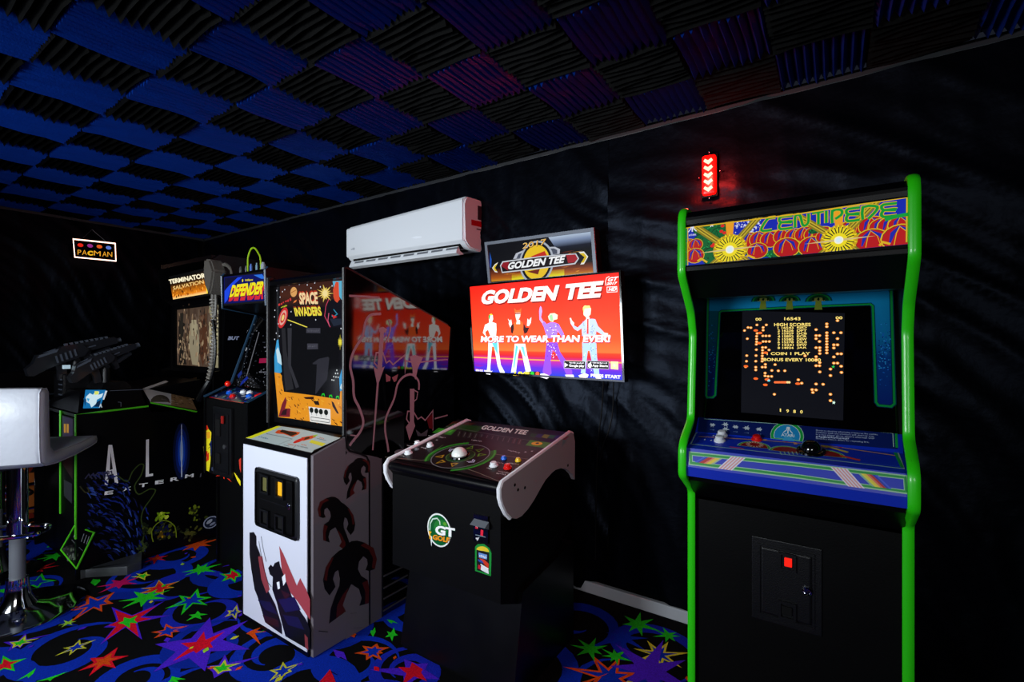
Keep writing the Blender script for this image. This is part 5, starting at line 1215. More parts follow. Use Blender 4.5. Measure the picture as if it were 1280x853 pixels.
# ================================================================== SLIM CABINET with ship title
DL, DRt = -3.215, -2.695
t = thing('arcade_cabinet', 'slim black arcade cabinet with yellow block letter marquee between white and gun cabinets', 'arcade machine', (-2.975, 1.85, 0))
sd_ = [(1.455, .003), (1.455, .53), (1.383, .57), (1.383, 1.035), (1.54, 1.104), (1.70, 1.55), (1.49, 1.585), (1.485, 1.785), (1.50, 1.80), (2.30, 1.80), (2.30, .003)]
for a0 in (DL, DRt-.016):
    bm = B(); prism(bm, sd_, a0, a0+.016); obj('side_panel', bm, 'satin', t)
    bm = B(); tube(bm, [(a0+.008, p[0], p[1]) for p in sd_[3:9]], .009, 6, 0); obj('edge_molding', bm, mat('blue_grey_molding', '#1c3850', .35), t)
j0, j1 = DL+.016, DRt-.016
bm = B(); prism(bm, [(1.47, .003), (1.47, .54), (1.393, .575), (1.393, 1.025), (1.55, 1.08), (1.60, 1.08), (1.60, .003)], j0, j1); obj('front_box', bm, 'black', t)
bm = B(); prism(bm, [(1.555, 1.09), (1.70, 1.54), (1.72, 1.535), (1.575, 1.085)], j0, j1); gl = obj('monitor_glass', bm, 'gloss', t)
bm = B(); prism(bm, [(1.50, 1.60), (1.70, 1.56), (1.71, 1.575), (1.51, 1.615)], j0, j1); obj('speaker_panel', bm, 'satin', t)
bm = B(); box(bm, (j0, 1.495, 1.60), (j1, 1.52, 1.782)); mq = obj('marquee', bm, 'void', t)
bm = B(); box(bm, (j0, 1.49, 1.780), (j1, 2.29, 1.792)); obj('roof_panel', bm, 'satin', t)
bm = B(); box(bm, (j0, 2.275, .003), (j1, 2.29, 1.78)); obj('back_panel', bm, 'black', t)
f = Art((j0, 1.4945, 1.6), R1, (0, 0, 1))
kd = lambda x, y: (200+x*.11719, 310+y*.1172)
f.ppoly([kd(670, 312), kd(1130, 270), kd(1130, 560), kd(670, 600)], '#081060')
f.ppoly([kd(690, 320), kd(860, 305), kd(690, 500)], '#0c0c30'); f.ppoly([kd(740, 400), kd(830, 315), kd(880, 310), kd(760, 420), kd(720, 560), kd(690, 590), kd(690, 460)], '#1c48e8')
f.ppoly([kd(1000, 290), kd(1090, 282), kd(1125, 330), kd(1080, 330)], '#2a70e0')
f.text('DEFENDER', kd(732, 572), kd(1100, 546), kd(765, 420), '#d82838', .05)
f.text('DEFENDER', kd(740, 528), kd(1088, 492), kd(774, 398), '#f8e820', .05, [(.002, -.004, '#7a3008')])
f.text('Williams', kd(905, 358), kd(990, 350), kd(908, 336), '#e8d820', .03); f.ell(f.px(*kd(882, 350)), .008, .009, '#e8d820')
f.build('marquee_artwork', mat('marquee_lit2', rough=.2, attr=True, emit=.85), mq)
Nn = Vector((0, -(1.54-1.09), 1.70-1.555)); f = Art((j0, 1.555, 1.09), R1, (0, .145, .45), lift=.001)
kg = lambda x, y: (170+x*.14063, 400+y*.14068)
rnd = random.Random(15)
for k in range(150):
    x = rnd.uniform(0, 1); y = rnd.uniform(60, 590); xx = 1040-(y*.25)+rnd.uniform(-30, 60) if rnd.random() < .6 else rnd.uniform(960, 1180)
    if rnd.random() > .6: y = rnd.uniform(440, 600)
    f.ell(f.px(*kg(xx, y)), rnd.uniform(.001, .004), None, rnd.choice(('#c8ccd8', '#606878', '#788090')), 0, 5)
for x, y, r in ((1018, 100, .009), (980, 262, .010), (1048, 42, .006)): f.ell(f.px(*kg(x, y)), r, r*1.2, '#d0d8e4')
f.pline([kg(1095, 110), kg(985, 500)], .006, '#a8a8b4'); f.ppoly([kg(925, 590), kg(960, 560), kg(1000, 520), kg(990, 500), kg(940, 550)], '#1838c0'); f.ppoly([kg(905, 490), kg(940, 450), kg(945, 480), kg(912, 520)], '#1838a0')
f.ppoly([kg(1100, 345), kg(1180, 340), kg(1180, 382), kg(1095, 385)], '#c81858'); f.text('~6', kg(1140, 250), kg(1185, 250), kg(1140, 238), '#a0a0b0'); f.text('~5', kg(1150, 288), kg(1185, 288), kg(1150, 276), '#a0a0b0'); f.text('~7', kg(1098, 470), kg(1172, 470), kg(1098, 458), '#b0b0c0')
f.ell(f.px(*kg(1172, 215)), .012, .016, '#c0a820')
f.build('screen_artwork', 'litd', gl)['kind'] = 'stuff'
f = Art((j0, 1.393, 1.025), R1, (0, .157, .055), lift=.0015)
ko = lambda x, y: (240+x*.16406, 470+y*.16413)
f.ppoly([ko(92, 155), ko(205, 118), ko(345, 88), ko(588, 148), ko(588, 158), ko(400, 208), ko(250, 185)], '#10204c')
for k in range(80):
    v = rnd.random(); u = rnd.random(); x = 92+(395-92)*u+(345-92)*.0+v*190*(1-.1*u); y = 155+52*u-v*62+v*u*10
    f.ell(f.px(*ko(x, y)), rnd.uniform(.006, .016), rnd.uniform(.004, .009), rnd.choice(('#c82020', '#2040c8', '#18a048', '#d8d8e0', '#101828', '#b0b8c8', '#304080', '#080c18')), rnd.uniform(0, 3), 8)
f.pline([ko(92, 155), ko(250, 187), ko(395, 210)], .008, '#c01c24'); f.pline([ko(400, 208), ko(588, 155)], .005, '#206050')
f.build('panel_artwork', 'printg', t)
Nd = Vector((0, -.055, .157)).normalized(); Od = (j0, 1.393, 1.027)
for x, y, m_ in ((285, 129, 'bluep'), (390, 125, 'whitep'), (440, 130, 'whitep'), (435, 155, 'bluep'), (310, 157, 'red'), (520, 150, 'red'), (500, 158, 'red')):
    button(onpl(*ko(x, y), Od, Nd), Nd, .014, m_, t, 'button', .010)
p = HA(284.5, 490, DL+.16) if False else None
jb = onpl(284, 487, Od, Nd); jb = Vector((DL+.09, 1.50, 1.06))
top = HD(284.8, 480, 1.50); bm = B(); tube(bm, [(top.x, 1.50, 1.062), (top.x, 1.50, top.z)], .005, 8, 0); js = obj('joystick', bm, 'chrome', t)
bm = B(); ball(bm, top, .018); obj('joystick_ball', bm, 'ballred', js, smooth=True)
bm = B(); box(bm, (-3.075, 1.373, .585), (-2.86, 1.394, .99), .006); dr = obj('coin_door', bm, 'metal_black', t)
def on(px_, py_): return HD(px_, py_, 1.372)
bm = B(); frame_quad(bm, [(-3.055, 1.373, .955), (-2.88, 1.373, .955), (-2.88, 1.373, .61), (-3.055, 1.373, .61)], .008, .005); obj('door_rim', bm, 'metal_black', dr)
for z0_, z1_, m_ in ((.82, .92, 'redlens'), (.66, .72, 'void')):
    bm = B(); box(bm, (-3.025, 1.364, z0_), (-2.975, 1.374, z1_), .004); s_ = obj('coin_slot', bm, 'void', dr)
p0 = HD(278, 525, 1.362); bm = B(); box(bm, (p0.x-.012, 1.358, p0.z-.022), (p0.x+.012, 1.366, p0.z+.022), .002); obj('coin_button', bm, mat('dull_red_lens', '#8c1c18', .3), dr)
bm = B(); lathe(bm, [(.012, 0), (.012, .006), (0, .006)], (-2.93, 1.373, .765), (0, -1, 0), 14); obj('lock', bm, 'steel', dr, smooth=True)
f = Art((j0, 1.393, .7), R1, (0, 0, 1))
f.ppoly([ko(100, 400), ko(118, 380), ko(130, 410), ko(148, 430), ko(145, 500), ko(130, 520), ko(148, 560), ko(138, 680), ko(130, 730), ko(100, 715), ko(110, 670), ko(90, 660), ko(88, 540), ko(105, 500), ko(95, 450)], '#e8d820')
for P_, c_ in (([(95, 395), (115, 375), (128, 405), (110, 420)], '#d02010'), ([(110, 430), (140, 425), (140, 475), (115, 480)], '#e8a020'), ([(105, 570), (120, 575), (115, 620), (100, 605)], '#d02818'), ([(115, 600), (130, 580), (130, 640), (110, 655)], '#d02818'), ([(140, 500), (150, 490), (150, 600), (140, 620)], '#102058'), ([(130, 545), (145, 540), (118, 560)], '#080810')):
    f.ppoly([ko(*p) for p in P_], c_)
c = f.px(*ko(242, 740))
f.star(c, [f.px(*ko(*p)) for p in ((155, 745), (165, 675), (240, 690), (300, 720), (320, 755), (305, 812), (245, 790), (180, 765), (200, 700))], .25, '#d83018')
f.ell(c, .010, .026, '#f0c828', 0, 10)
f.ppoly([ko(318, 728), ko(345, 765), ko(370, 800), ko(370, 840), ko(345, 800)], '#e8d820'); f.ppoly([ko(358, 640), ko(374, 625), ko(374, 740), ko(364, 710)], '#c83828')
f.ppoly([ko(148, 700), ko(170, 690), ko(165, 730), ko(150, 720)], '#303850')
f.build('front_artwork', mat('vivid_print', rough=.4, attr=True, spec=.3), t)
# rods and cable standing on top of that cabinet
kr = lambda x, y: (270+x*.0625, 300+y*.0625)
for i, (x0, y0, x1, y1, r, m_, lb) in enumerate(((505, 705, 490, 540, .008, 'steel', 'leftmost of the pale upright rods on top of the slim cabinet'), (615, 690, 600, 520, .006, 'greyp', 'thin dull rod second from left on top of the slim cabinet'),
        (715, 670, 700, 480, .008, mat('pale_blue_rod', '#5a80d0', .3), 'bluish upright rod under the green cable loop on the slim cabinet'), (825, 640, 815, 465, .007, mat('pale_cyan_rod', '#7aa0b0', .3), 'pale cyan rod inside the right side of the green cable loop'),
        (960, 620, 945, 450, .014, mat('grey_bottle', '#9aa4b0', .3), 'thickest pale rod at the right end of the slim cabinet top'))):
    top = HD(*kr(x1, y1), 1.60); bm = B()
    lathe(bm, [(r, 0), (r, (top.z-1.794)*.8), (r*.6, (top.z-1.794)*.9), (r*.6, top.z-1.794)], (min(-2.745, top.x), 1.60, 1.794), (0, 0, 1), 10)
    tag(obj('upright_rod', bm, m_, None, (min(-2.745, top.x), 1.60, 1.794), smooth=True), lb, 'rod', 'rods on top of the slim cabinet')
P_ = [HD(*kr(*p), 1.64) for p in ((640, 640), (638, 400), (660, 280), (700, 190), (745, 160), (790, 180), (850, 270), (885, 350), (900, 520), (895, 640))]
P_[0].z = P_[-1].z = 1.799
bm = B(); tube(bm, P_, .0055, 8); tag(obj('cable_loop', bm, 'cable_g', None, (P_[0].x, 1.64, 1.794), smooth=True), 'yellow green cable looped upright on top of the slim cabinet', 'cable')

# ================================================================== GUN CABINET with tower
GA = -3.615; GW = -4.50
t = thing('gun_arcade_cabinet', 'large black gun game cabinet with lime edges, lettered side panel and screen tower', 'arcade machine', (-4.05, 1.6, 0))
gs = [(.885, .003), (.885, .955), (1.235, .962), (1.25, .925), (1.62, .90), (1.62, 1.16), (1.68, 1.17), (1.70, 1.66), (1.62, 1.72), (1.60, 1.94), (1.66, 1.99), (2.36, 1.99), (2.36, .003)]
bm = B(); prism(bm, gs, GA-.02, GA); sp = obj('side_panel', bm, 'satin', t)
bm = B(); prism(bm, gs, GW, GW+.02); obj('side_panel', bm, 'satin', t)
bm = B(); prism(bm, [(.93, .003), (.93, .90), (1.25, .90), (1.62, .86), (1.75, .86), (1.75, .003)], GW+.02, GA-.02); obj('body', bm, 'black', t)
bm = B(); box(bm, (-3.90, .885, .32), (GA-.02, .93, .93)); fin = obj('front_fin', bm, 'black', t)
bm = B(); tube(bm, [(GA, .883, .24), (GA, .883, .955), (GA, 1.0, .957), (GA, 1.235, .964)], .006, 6, 0); obj('lime_molding', bm, 'lime', t)
bm = B(); tube(bm, [(-3.90, .883, .33), (-3.90, .883, .955)], .0065, 6, 0); obj('lime_molding', bm, 'lime', t)
f = Art((-3.9, .885, .5), R1, (0, 0, 1))
f.ppoly([(78, 520), (91, 524), (91, 560), (78, 550)], '#2c1040'); f.text('II', (80, 541), (86, 541.5), (80, 530), '#e8a020', .04); f.ppoly([(78, 550), (91, 556), (91, 600), (78, 580)], '#280a0c'); f.ppoly([(80, 600), (90, 605), (90, 630), (80, 620)], '#303038')
f.build('fin_artwork', 'print', fin)
# deck and gun housing
bm = B(); prism(bm, [(.89, .935), (.885, .955), (1.24, .962), (1.25, .93)], GW+.02, GA-.02); obj('deck', bm, 'satin', t)
def frustum(bm, b, tp, z0, z1):
    v = [bm.verts.new((x, y, z0)) for x, y in b]+[bm.verts.new((x, y, z1)) for x, y in tp]
    bm.faces.new(v[:4][::-1]); bm.faces.new(v[4:])
    for i in range(4): bm.faces.new((v[i], v[(i+1) % 4], v[4+(i+1) % 4], v[4+i]))
bm = B(); frustum(bm, [(-4.30, .90), (GA-.03, .90), (GA-.03, 1.235), (-4.30, 1.235)], [(-4.22, .97), (-3.70, .925), (-3.70, 1.22), (-4.22, 1.22)], .958, 1.075); hs = obj('gun_housing', bm, 'satin', t)
bm = B(); frustum(bm, [(-4.15, 1.04), (-3.76, 1.04), (-3.76, 1.2), (-4.15, 1.2)], [(-4.10, 1.07), (-3.82, 1.07), (-3.82, 1.18), (-4.10, 1.18)], 1.075, 1.115); obj('gun_plinth', bm, 'metal_black', hs)
n_ = Vector((1, 0, 0)).cross(Vector((0, .09, .117))).normalized()
f = Art((-3.9, .90, .958), R1, (0, .09, .117), lift=.004)
# lit instruction decal on the sloping front of the housing, seen across its corner
f2 = Art((GA-.03, 1.0, .958), (0, 1, 0), (-.055, 0, .117), lift=.003)
f2.ppoly([(106.6, 487.8), (132.5, 488), (124.7, 510.5), (103.6, 511)], '#1878b8')
for P_, c_ in (([(107, 497), (112, 492), (116, 494), (119, 490), (124, 490), (123, 494), (129, 492), (127, 497), (121, 500), (120, 505), (114, 510), (112, 505), (108, 503)], '#d8f4ff'), ([(118, 489.5), (123, 489.5), (123, 493.5), (118, 494)], '#e8f070'), ([(108, 498), (112, 499), (110, 503)], '#3ab0e8'), ([(121, 503), (126, 500), (124, 509), (117, 509)], '#0c2848'), ([(104, 498), (108, 500), (106, 509)], '#104878')): f2.ppoly(P_, c_)
f2.ppoly([(131.5, 489), (134, 489), (130, 500), (128, 500)], '#d8e0e8'); f2.text('A', (123.5, 510), (127.5, 510), (123.8, 505), '#c8d8e0', .03)
f2.pline([(137, 489), (186, 487)], .002, '#404450'); f2.pline([(147, 503), (151, 503.5), (151, 509)], .002, '#404450')
f2.build('housing_decal', 'lit1', hs)
def gun(px0, py0, px1, py1, a, nm):
    p0 = HA(px0, py0, a); p1 = HA(px1, py1, a); d = (p1-p0); L = d.length; ux = d.normalized()
    R_ = Matrix((ux, Vector((1, 0, 0)), ux.cross(Vector((1, 0, 0))))).transposed()
    if R_.col[2].z < 0: R_ = Matrix((ux, Vector((-1, 0, 0)), -ux.cross(Vector((1, 0, 0))))).transposed()
    T = Matrix.Translation(p0) @ R_.to_4x4()
    S_ = L/1.0
    def G(bm): 
        for v in bm.verts: v.co = T @ Vector((v.co.x*S_, v.co.y*1.25, v.co.z*S_*1.35))
    bm = B(); prism(bm, [(x, z) for x, z in ((0, -.02), (.08, .02), (.14, .09), (.34, .10), (.40, .13), (.62, .11), (.66, .05), (.60, .0), (.30, -.04), (.20, -.06), (.05, -.10), (0, -.09))], -.028, .028, 1); G(bm); g0 = obj('light_gun', bm, 'gun', t)
    bm = B(); prism(bm, [(.40, .13), (.98, .13), (1.0, .115), (1.0, .06), (.60, .03), (.42, .08)], -.018, .018, 1); G(bm); obj('gun_barrel', bm, 'gun', g0)
    bm = B()
    for k in range(9): box(bm, (.44+.055*k, -.012, .13), (.47+.055*k, .012, .15))
    G(bm); obj('sight_rail', bm, 'gunlight', g0)
    bm = B(); prism(bm, [(.13, .06), (.33, .085), (.36, .115), (.16, .085)], .026, .031, 1); prism(bm, [(.13, .06), (.33, .085), (.36, .115), (.16, .085)], -.031, -.026, 1); prism(bm, [(.42, .05), (.75, .075), (.75, .085), (.43, .062)], -.021, .021, 1); G(bm); obj('gun_trim', bm, 'gunlight', g0)
    bm = B(); prism(bm, [(.28, -.03), (.40, 0), (.38, -.12), (.35, -.2), (.27, -.19), (.29, -.1)], -.014, .014, 1); G(bm); obj('gun_grip', bm, 'gun', g0)
    bm = B(); prism(bm, [(.58, .03), (.68, .04), (.66, -.10), (.60, -.11)], -.016, .016, 1); G(bm); obj('gun_magazine', bm, 'gun', g0)
    bm = B(); prism(bm, [(.66, .0), (.90, .04), (.90, .0), (.68, -.05)], -.024, .024, 1); bmesh.ops.bevel(bm, geom=list(bm.edges), offset=.008, segments=1, affect='EDGES'); G(bm); obj('gun_pump', bm, 'gun', g0)
    bm = B()
    for k in range(5): box(bm, (.30+.05*k, -.031, -.02+.008*k), (.32+.05*k, .031, .05+.008*k))
    G(bm); obj('gun_vents', bm, 'gunlight', g0)
    bm = B(); lathe(bm, [(.012, 0), (.016, .004), (.016, .03), (.009, .032)], T @ Vector((S_*.99, 0, S_*.12)), ux, 12); obj('gun_muzzle', bm, 'gunlight', g0, smooth=True)
    m_ = T @ Vector((.52*S_, 0, 0)); bm = B(); tube(bm, [(m_.x, m_.y, 1.09), (m_.x, m_.y, m_.z+.01)], .022, 10, 0); tube(bm, [(m_.x-.04, m_.y, m_.z-.02), (m_.x+.04, m_.y, m_.z-.02)], .014, 8, 0); obj('gun_mount', bm, 'metal_black', g0, smooth=True)
    return g0
gun(84, 470, 172, 441, -3.86, 'a'); g2 = gun(30, 459, 148, 436, -4.12, 'b')
p = HA(83, 459, -3.95); bm = B(); box(bm, (p.x-.02, p.y-.015, p.z-.012), (p.x+.0, p.y+.02, p.z+.012), .002); obj('ammo_display', bm, mat('pale_display', '#a8c0cc', .3, emit=.5), g2)
for (a_, d_, z0_, z1_) in ((-4.16, .93, 1.0, 1.16),):
    bm = B(); box(bm, (a_-.10, d_, .96), (a_+.10, d_+.14, 1.165), .012); gb = obj('gun_holster', bm, 'metal_black', hs)
    bm = B()
    for k in range(5): box(bm, (a_+.02, d_-.004, 1.0+.032*k), (a_+.085, d_+.001, 1.008+.032*k))
    obj('holster_trim', bm, 'gunlight', gb)
# sloped console side print between deck and tower
qa, qb = HA(188, 503, GA), HA(245, 514, GA); qd = HA(178, 486, -3.80)
_n = (qb-qa).cross(qd-qa).normalized(); qc = onpl(246, 472, qa, _n)
bm = B(); quadslab(bm, [qa, qb, qc, qd], .02); cs = obj('console_panel', bm, 'satin', t)
n4 = (qb-qa).cross(qd-qa).normalized(); f = Art(qa, qb-qa, qd-qa, lift=.001)
f.ppoly([(178, 486), (207, 476), (216, 480), (217, 507), (188, 503)], '#f0f4fc'); f.ppoly([(214, 478), (246, 472), (240, 500), (246, 513), (214, 507)], '#b08a60')
rnd = random.Random(21)
for k in range(120): f.ell(f.px(rnd.uniform(214, 242), rnd.uniform(480, 506)), rnd.uniform(.003, .012), None, rnd.choice(('#8a6440', '#d0ac80', '#e8d8c8', '#684a2a')), 0, 6)
f.poly([f.px(200+12*math.cos(k), 503-9*math.sin(k)) for k in [i*math.pi/8 for i in range(9)]], '#28282c'); f.ell(f.px(205, 500), .02, .01, '#606068'); f.ell(f.px(211, 503), .010, None, '#7a2418')
f.build('console_artwork', 'print', cs)
bm = B(); tube(bm, [HA(188, 503.5, GA+.004), HA(246, 515, GA+.004)], .005, 6, 0); obj('lime_molding', bm, 'lime', t)
bm = B(); q_ = [Vector((-3.80, 1.235, .962)), Vector((-3.80, 1.62, .90)), ]
prism(bm, [(1.24, .93), (1.24, 1.05), (1.62, 1.10), (1.62, .90)], GW+.02, -3.81); obj('console_box', bm, 'satin', t)
# tower front: screen and marquee
bm = B(); box(bm, (GW+.02, 1.69, 1.14), (GA-.02, 1.72, 1.68)); tw = obj('tower_face', bm, 'satin', t)
bm = B(); box(bm, (GW+.02, 1.70, 1.67), (GA-.02, 2.34, 1.70)); box(bm, (GW+.02, 1.615, 1.955), (GA-.02, 2.35, 1.985)); box(bm, (GW+.02, 2.33, .003), (GA-.02, 2.35, 1.97)); obj('tower_shell', bm, 'satin', t)
f = Art((-4.3, 1.69, 1.2), R1, (0, 0, 1), lift=.003)
f.ppoly([(222, 387), (262, 382), (262, 461), (222, 457)], '#4c3c30'); f.ppoly([(262, 382), (276, 380), (276, 460), (262, 461)], '#8a8468')
for k in range(60):
    x = rnd.uniform(223, 272); y = rnd.uniform(390, 452); f.ell(f.px(x, y), rnd.uniform(.01, .03), rnd.uniform(.03, .08), rnd.choice(('#54412f', '#5c4c40', '#3c2c20', '#44342a')), 0, 10)
f.ppoly([(238, 405), (243, 402), (248, 406), (250, 430), (248, 457), (241, 456), (236, 430)], '#8a8068'); f.ppoly([(240, 400), (246, 400), (247, 420), (240, 420)], '#9a9074'); f.ppoly([(224, 400), (232, 405), (228, 430), (234, 456), (224, 455)], '#1c1814'); f.ppoly([(251, 395), (259, 392), (260, 440), (254, 458), (250, 440)], '#4a2c1c')
for k in range(240):
    x = rnd.uniform(223, 274); y = rnd.uniform(388, 458)
    if 238 < x < 249 and rnd.random() < .8: continue
    f.ell(f.px(x, y), rnd.uniform(.004, .012), rnd.uniform(.006, .03), rnd.choice(('#8a7258', '#6c5340', '#2c2018', '#a08a6c', '#4a3626', '#1c1814') if x < 262 else ('#a8a080', '#8a8468', '#b4ae90', '#787050')), rnd.uniform(-.4, .4), 7)
f.ppoly([(226, 392), (230, 391), (229, 420), (226, 425)], '#24201a'); f.ell(f.px(270, 417), .03, .06, '#a09a78')
f.build('screen_picture', mat('tower_screen_art', rough=.3, attr=True, emit=.9), tw)
bm = B(); frame_quad(bm, [HD(220, 384.5, 1.688), HD(277, 377, 1.688), HD(277, 464, 1.688), HD(220, 459.5, 1.688)], .022, .012); obj('screen_frame', bm, 'black', tw)
bm = B(); quadslab(bm, [HD(211, 346, 1.62), HD(275, 331, 1.62), HD(275, 367, 1.62), HD(216, 376, 1.62)], .03); mq = obj('marquee', bm, 'void', t)
f = Art((-4.3, 1.62, 1.8), R1, (0, 0, 1), lift=.001)
f.grad([(212, 350), (257, 338.5), (260, 367), (216.5, 374.5)], [(0, '#140c04'), (.28, '#2c1a08'), (.5, '#7a4408'), (.85, '#e07c10'), (.97, '#ffd080'), (1, '#ffd080')])
for k in range(60):
    u = rnd.random(); v = rnd.uniform(.45, .95); x = 216+42*u; y = 352-10*u+22*v
    f.ell(f.px(x, y), rnd.uniform(.004, .014), rnd.uniform(.004, .01), rnd.choice(('#a05008', '#ffb040', '#502404', '#e88818')), rnd.random()*3, 6)
f.text('TERMINATOR', (212.0, 355.5), (257.5, 347.5), (211, 349.8), '#fff4d0', .04); f.text('SALVATION', (216.8, 362.8), (255, 354.5), (216.3, 358.3), '#f4c878', .02)
f.ppoly([(257, 353), (259, 352.5), (260, 367), (258.5, 367)], '#f8d840')
f.build('marquee_artwork', mat('marquee_lit3', rough=.2, attr=True, emit=1.0), mq)
# ribbed arm sculpture at the tower corner
bone = mat('bone_grey', '#5a5650', .45, bump=.2, bscale=80)
P_ = [HD(*p, 1.56) for p in ((265, 332), (267, 350), (266, 375), (268, 400), (267, 430), (265, 455), (260, 480), (253, 498))]
bm = B(); tube(bm, P_, .013, 10); sn = obj('ribbed_arm', bm, bone, t, smooth=True)
SPn = smoothpts(P_, 6); bm = B()
for i, p in enumerate(SPn[12:36]):
    d = (SPn[i+13]-SPn[i+12]).normalized() if i+13 < len(SPn) else Vector((0, 0, 1)); lathe(bm, [(.012, -.006), (.021, -.003), (.021, .003), (.012, .006)], p, d, 10)
r_ = obj('arm_ribs', bm, mat('pale_rib', '#8c8880', .4), sn); r_['kind'] = 'stuff'
bm = B(); p = HD(267, 337, 1.55)
prism(bm, [(p.x-.05, p.z+.07), (p.x+.03, p.z+.06), (p.x+.08, p.z-.02), (p.x+.04, p.z-.14), (p.x+.01, p.z-.18), (p.x-.03, p.z-.10), (p.x-.06, p.z-.02)], 1.51, 1.60, 1); bmesh.ops.bevel(bm, geom=list(bm.edges), offset=.012, segments=2, affect='EDGES'); obj('arm_shoulder', bm, bone, sn)
bm = B(); tube(bm, [HD(272, 345, 1.56), HD(276, 335, 1.58), HD(282, 331, 1.6), HD(288, 336, 1.6), HD(290, 345, 1.6)], [.016, .014, .012, .008], 8); tube(bm, [HD(268, 352, 1.56), HD(270, 375, 1.56), HD(269, 395, 1.56)], .010, 6); obj('arm_pipe', bm, bone, sn, smooth=True)
bm = B(); tube(bm, [HD(266, 400, 1.545), HD(269, 425, 1.545), HD(268, 455, 1.545), HD(262, 480, 1.54)], .009, 6); tube(bm, [HD(249, 500, 1.5), HD(255, 488, 1.5), HD(262, 476, 1.52)], .02, 8); obj('arm_hose', bm, 'metal_black', sn, smooth=True)
# side print
f = Art((GA, 1.0, .5), (0, 1, 0), (0, 0, 1), lift=.0008)
k6 = lambda x, y: (70+x*.25798, 510+y*.25791)
LG = '#ffffff'
f.ppoly([k6(254, 180), k6(272, 180), k6(302, 365), k6(285, 368), k6(278, 320), k6(258, 325), k6(250, 375), k6(235, 378)], LG); f.ppoly([k6(264, 215), k6(275, 298), k6(260, 302)], '#08080a')
f.ppoly([k6(436, 155), k6(450, 152), k6(450, 322), k6(470, 318), k6(470, 330), k6(434, 336)], LG)
c = f.px(*k6(608, 210))
f.ell(c, .050, .19, '#06143c', 0, 20); f.ell(c, .036, .15, '#0a2880', 0, 20); f.ell(c, .022, .11, '#1c50d0', 0, 20); f.ell(c, .010, .08, '#88b8ff', 0, 16); f.ppoly([k6(606, 80), k6(610, 80), k6(612, 335), k6(606, 338)], '#d0dcf4')
for ch, x, y in (('E', 255, 412), ('X', 342, 393), ('T', 422, 375), ('E', 500, 360), ('R', 574, 346), ('M', 645, 330), ('I', 700, 327)):
    w_ = 21 if ch != 'I' else 3; f.text(ch, k6(x-w_, y+9-(-3)), k6(x+w_, y+6), k6(x-w_+2, y-6), LG if ch != 'I' else '#606068', .03)
# generic blue tangle and lime outlines: no creature
rnd = random.Random(31)
def inb(x, y): return ((x-250)/140)**2+((y-400)/95)**2 < 1 or ((x-300)/160)**2+((y-560)/170)**2 < 1
n_ = 0
while n_ < 210:
    x = rnd.uniform(110, 440); y = rnd.uniform(310, 720)
    if not inb(x, y): continue
    n_ += 1; an = .75+.5*math.sin(x*.02)+rnd.uniform(-.4, .4); l = rnd.uniform(12, 50)
    f.pline([k6(x, y), k6(x+l*.5*math.cos(an), y+l*.5*math.sin(an)-5), k6(x+l*math.cos(an), y+l*math.sin(an))], rnd.uniform(.004, .012), rnd.choice(('#14247c', '#0c1650', '#1c3490', '#142460', '#3c5cb8', '#0c0f24')), taper=True)
for k in range(6): f.pline([k6(140+k*22, 345-k*6), k6(158+k*22, 322-k*3), k6(175+k*20, 345)], .006, '#3c3c58')
f.pline([k6(300, 330), k6(345, 358), k6(370, 310), k6(405, 275), k6(425, 280), k6(410, 330), k6(380, 380), k6(400, 420), k6(450, 395), k6(482, 400), k6(460, 440), k6(425, 490), k6(412, 540), k6(425, 600), k6(418, 660)], .007, '#38481c', sm=3)
f.pline([k6(115, 380), k6(140, 410), k6(160, 405), k6(150, 385)], .006, '#3c3c1c', sm=2)
def blob(x, y, sx, sy, cols, n=40):
    for k in range(n):
        u = rnd.gauss(0, .45); v = rnd.gauss(0, .45)
        f.ell(f.px(*k6(x+u*sx, y+v*sy)), rnd.uniform(.006, .018), rnd.uniform(.004, .012), rnd.choice(cols), rnd.random()*3, 7)
blob(520, 600, 60, 50, ('#38400c', '#586010', '#0c1048', '#0c0c20', '#20240c'), 60); blob(515, 528, 32, 22, ('#a8c81c', '#78a010', '#d0e048'), 18); blob(512, 618, 20, 18, ('#c89818', '#604808'), 8)
blob(680, 510, 36, 34, ('#38400c', '#6a7818', '#20240c'), 26); blob(660, 606, 48, 26, ('#38401c', '#50501c', '#20240c'), 26); blob(432, 590, 24, 30, ('#404c14', '#606c1c', '#182008'), 18); blob(415, 680, 26, 40, ('#243018', '#405020', '#101808'), 18)
f.pline([k6(470, 650), k6(462, 600), k6(490, 560), k6(530, 545), k6(575, 575), k6(582, 630)], .006, '#7a8c18', sm=2)
c = f.px(*k6(750, 555)); f.ell(c, .05, .042, '#98a0b8', 0, 18); f.ell(c, .042, .035, '#1c2438', 0, 18); f.ell((c[0]-.01, c[1]+.008), .022, .012, '#a0a8b8', .5, 10); f.ell((c[0]+.01, c[1]-.014), .02, .008, '#8890a8', .3, 10)
f.text('BUT', (284.5, 425.2), (297.8, 425.2), (285.8, 420.6), '#b4c0e4', .05)
f.build('side_artwork', 'print', sp)
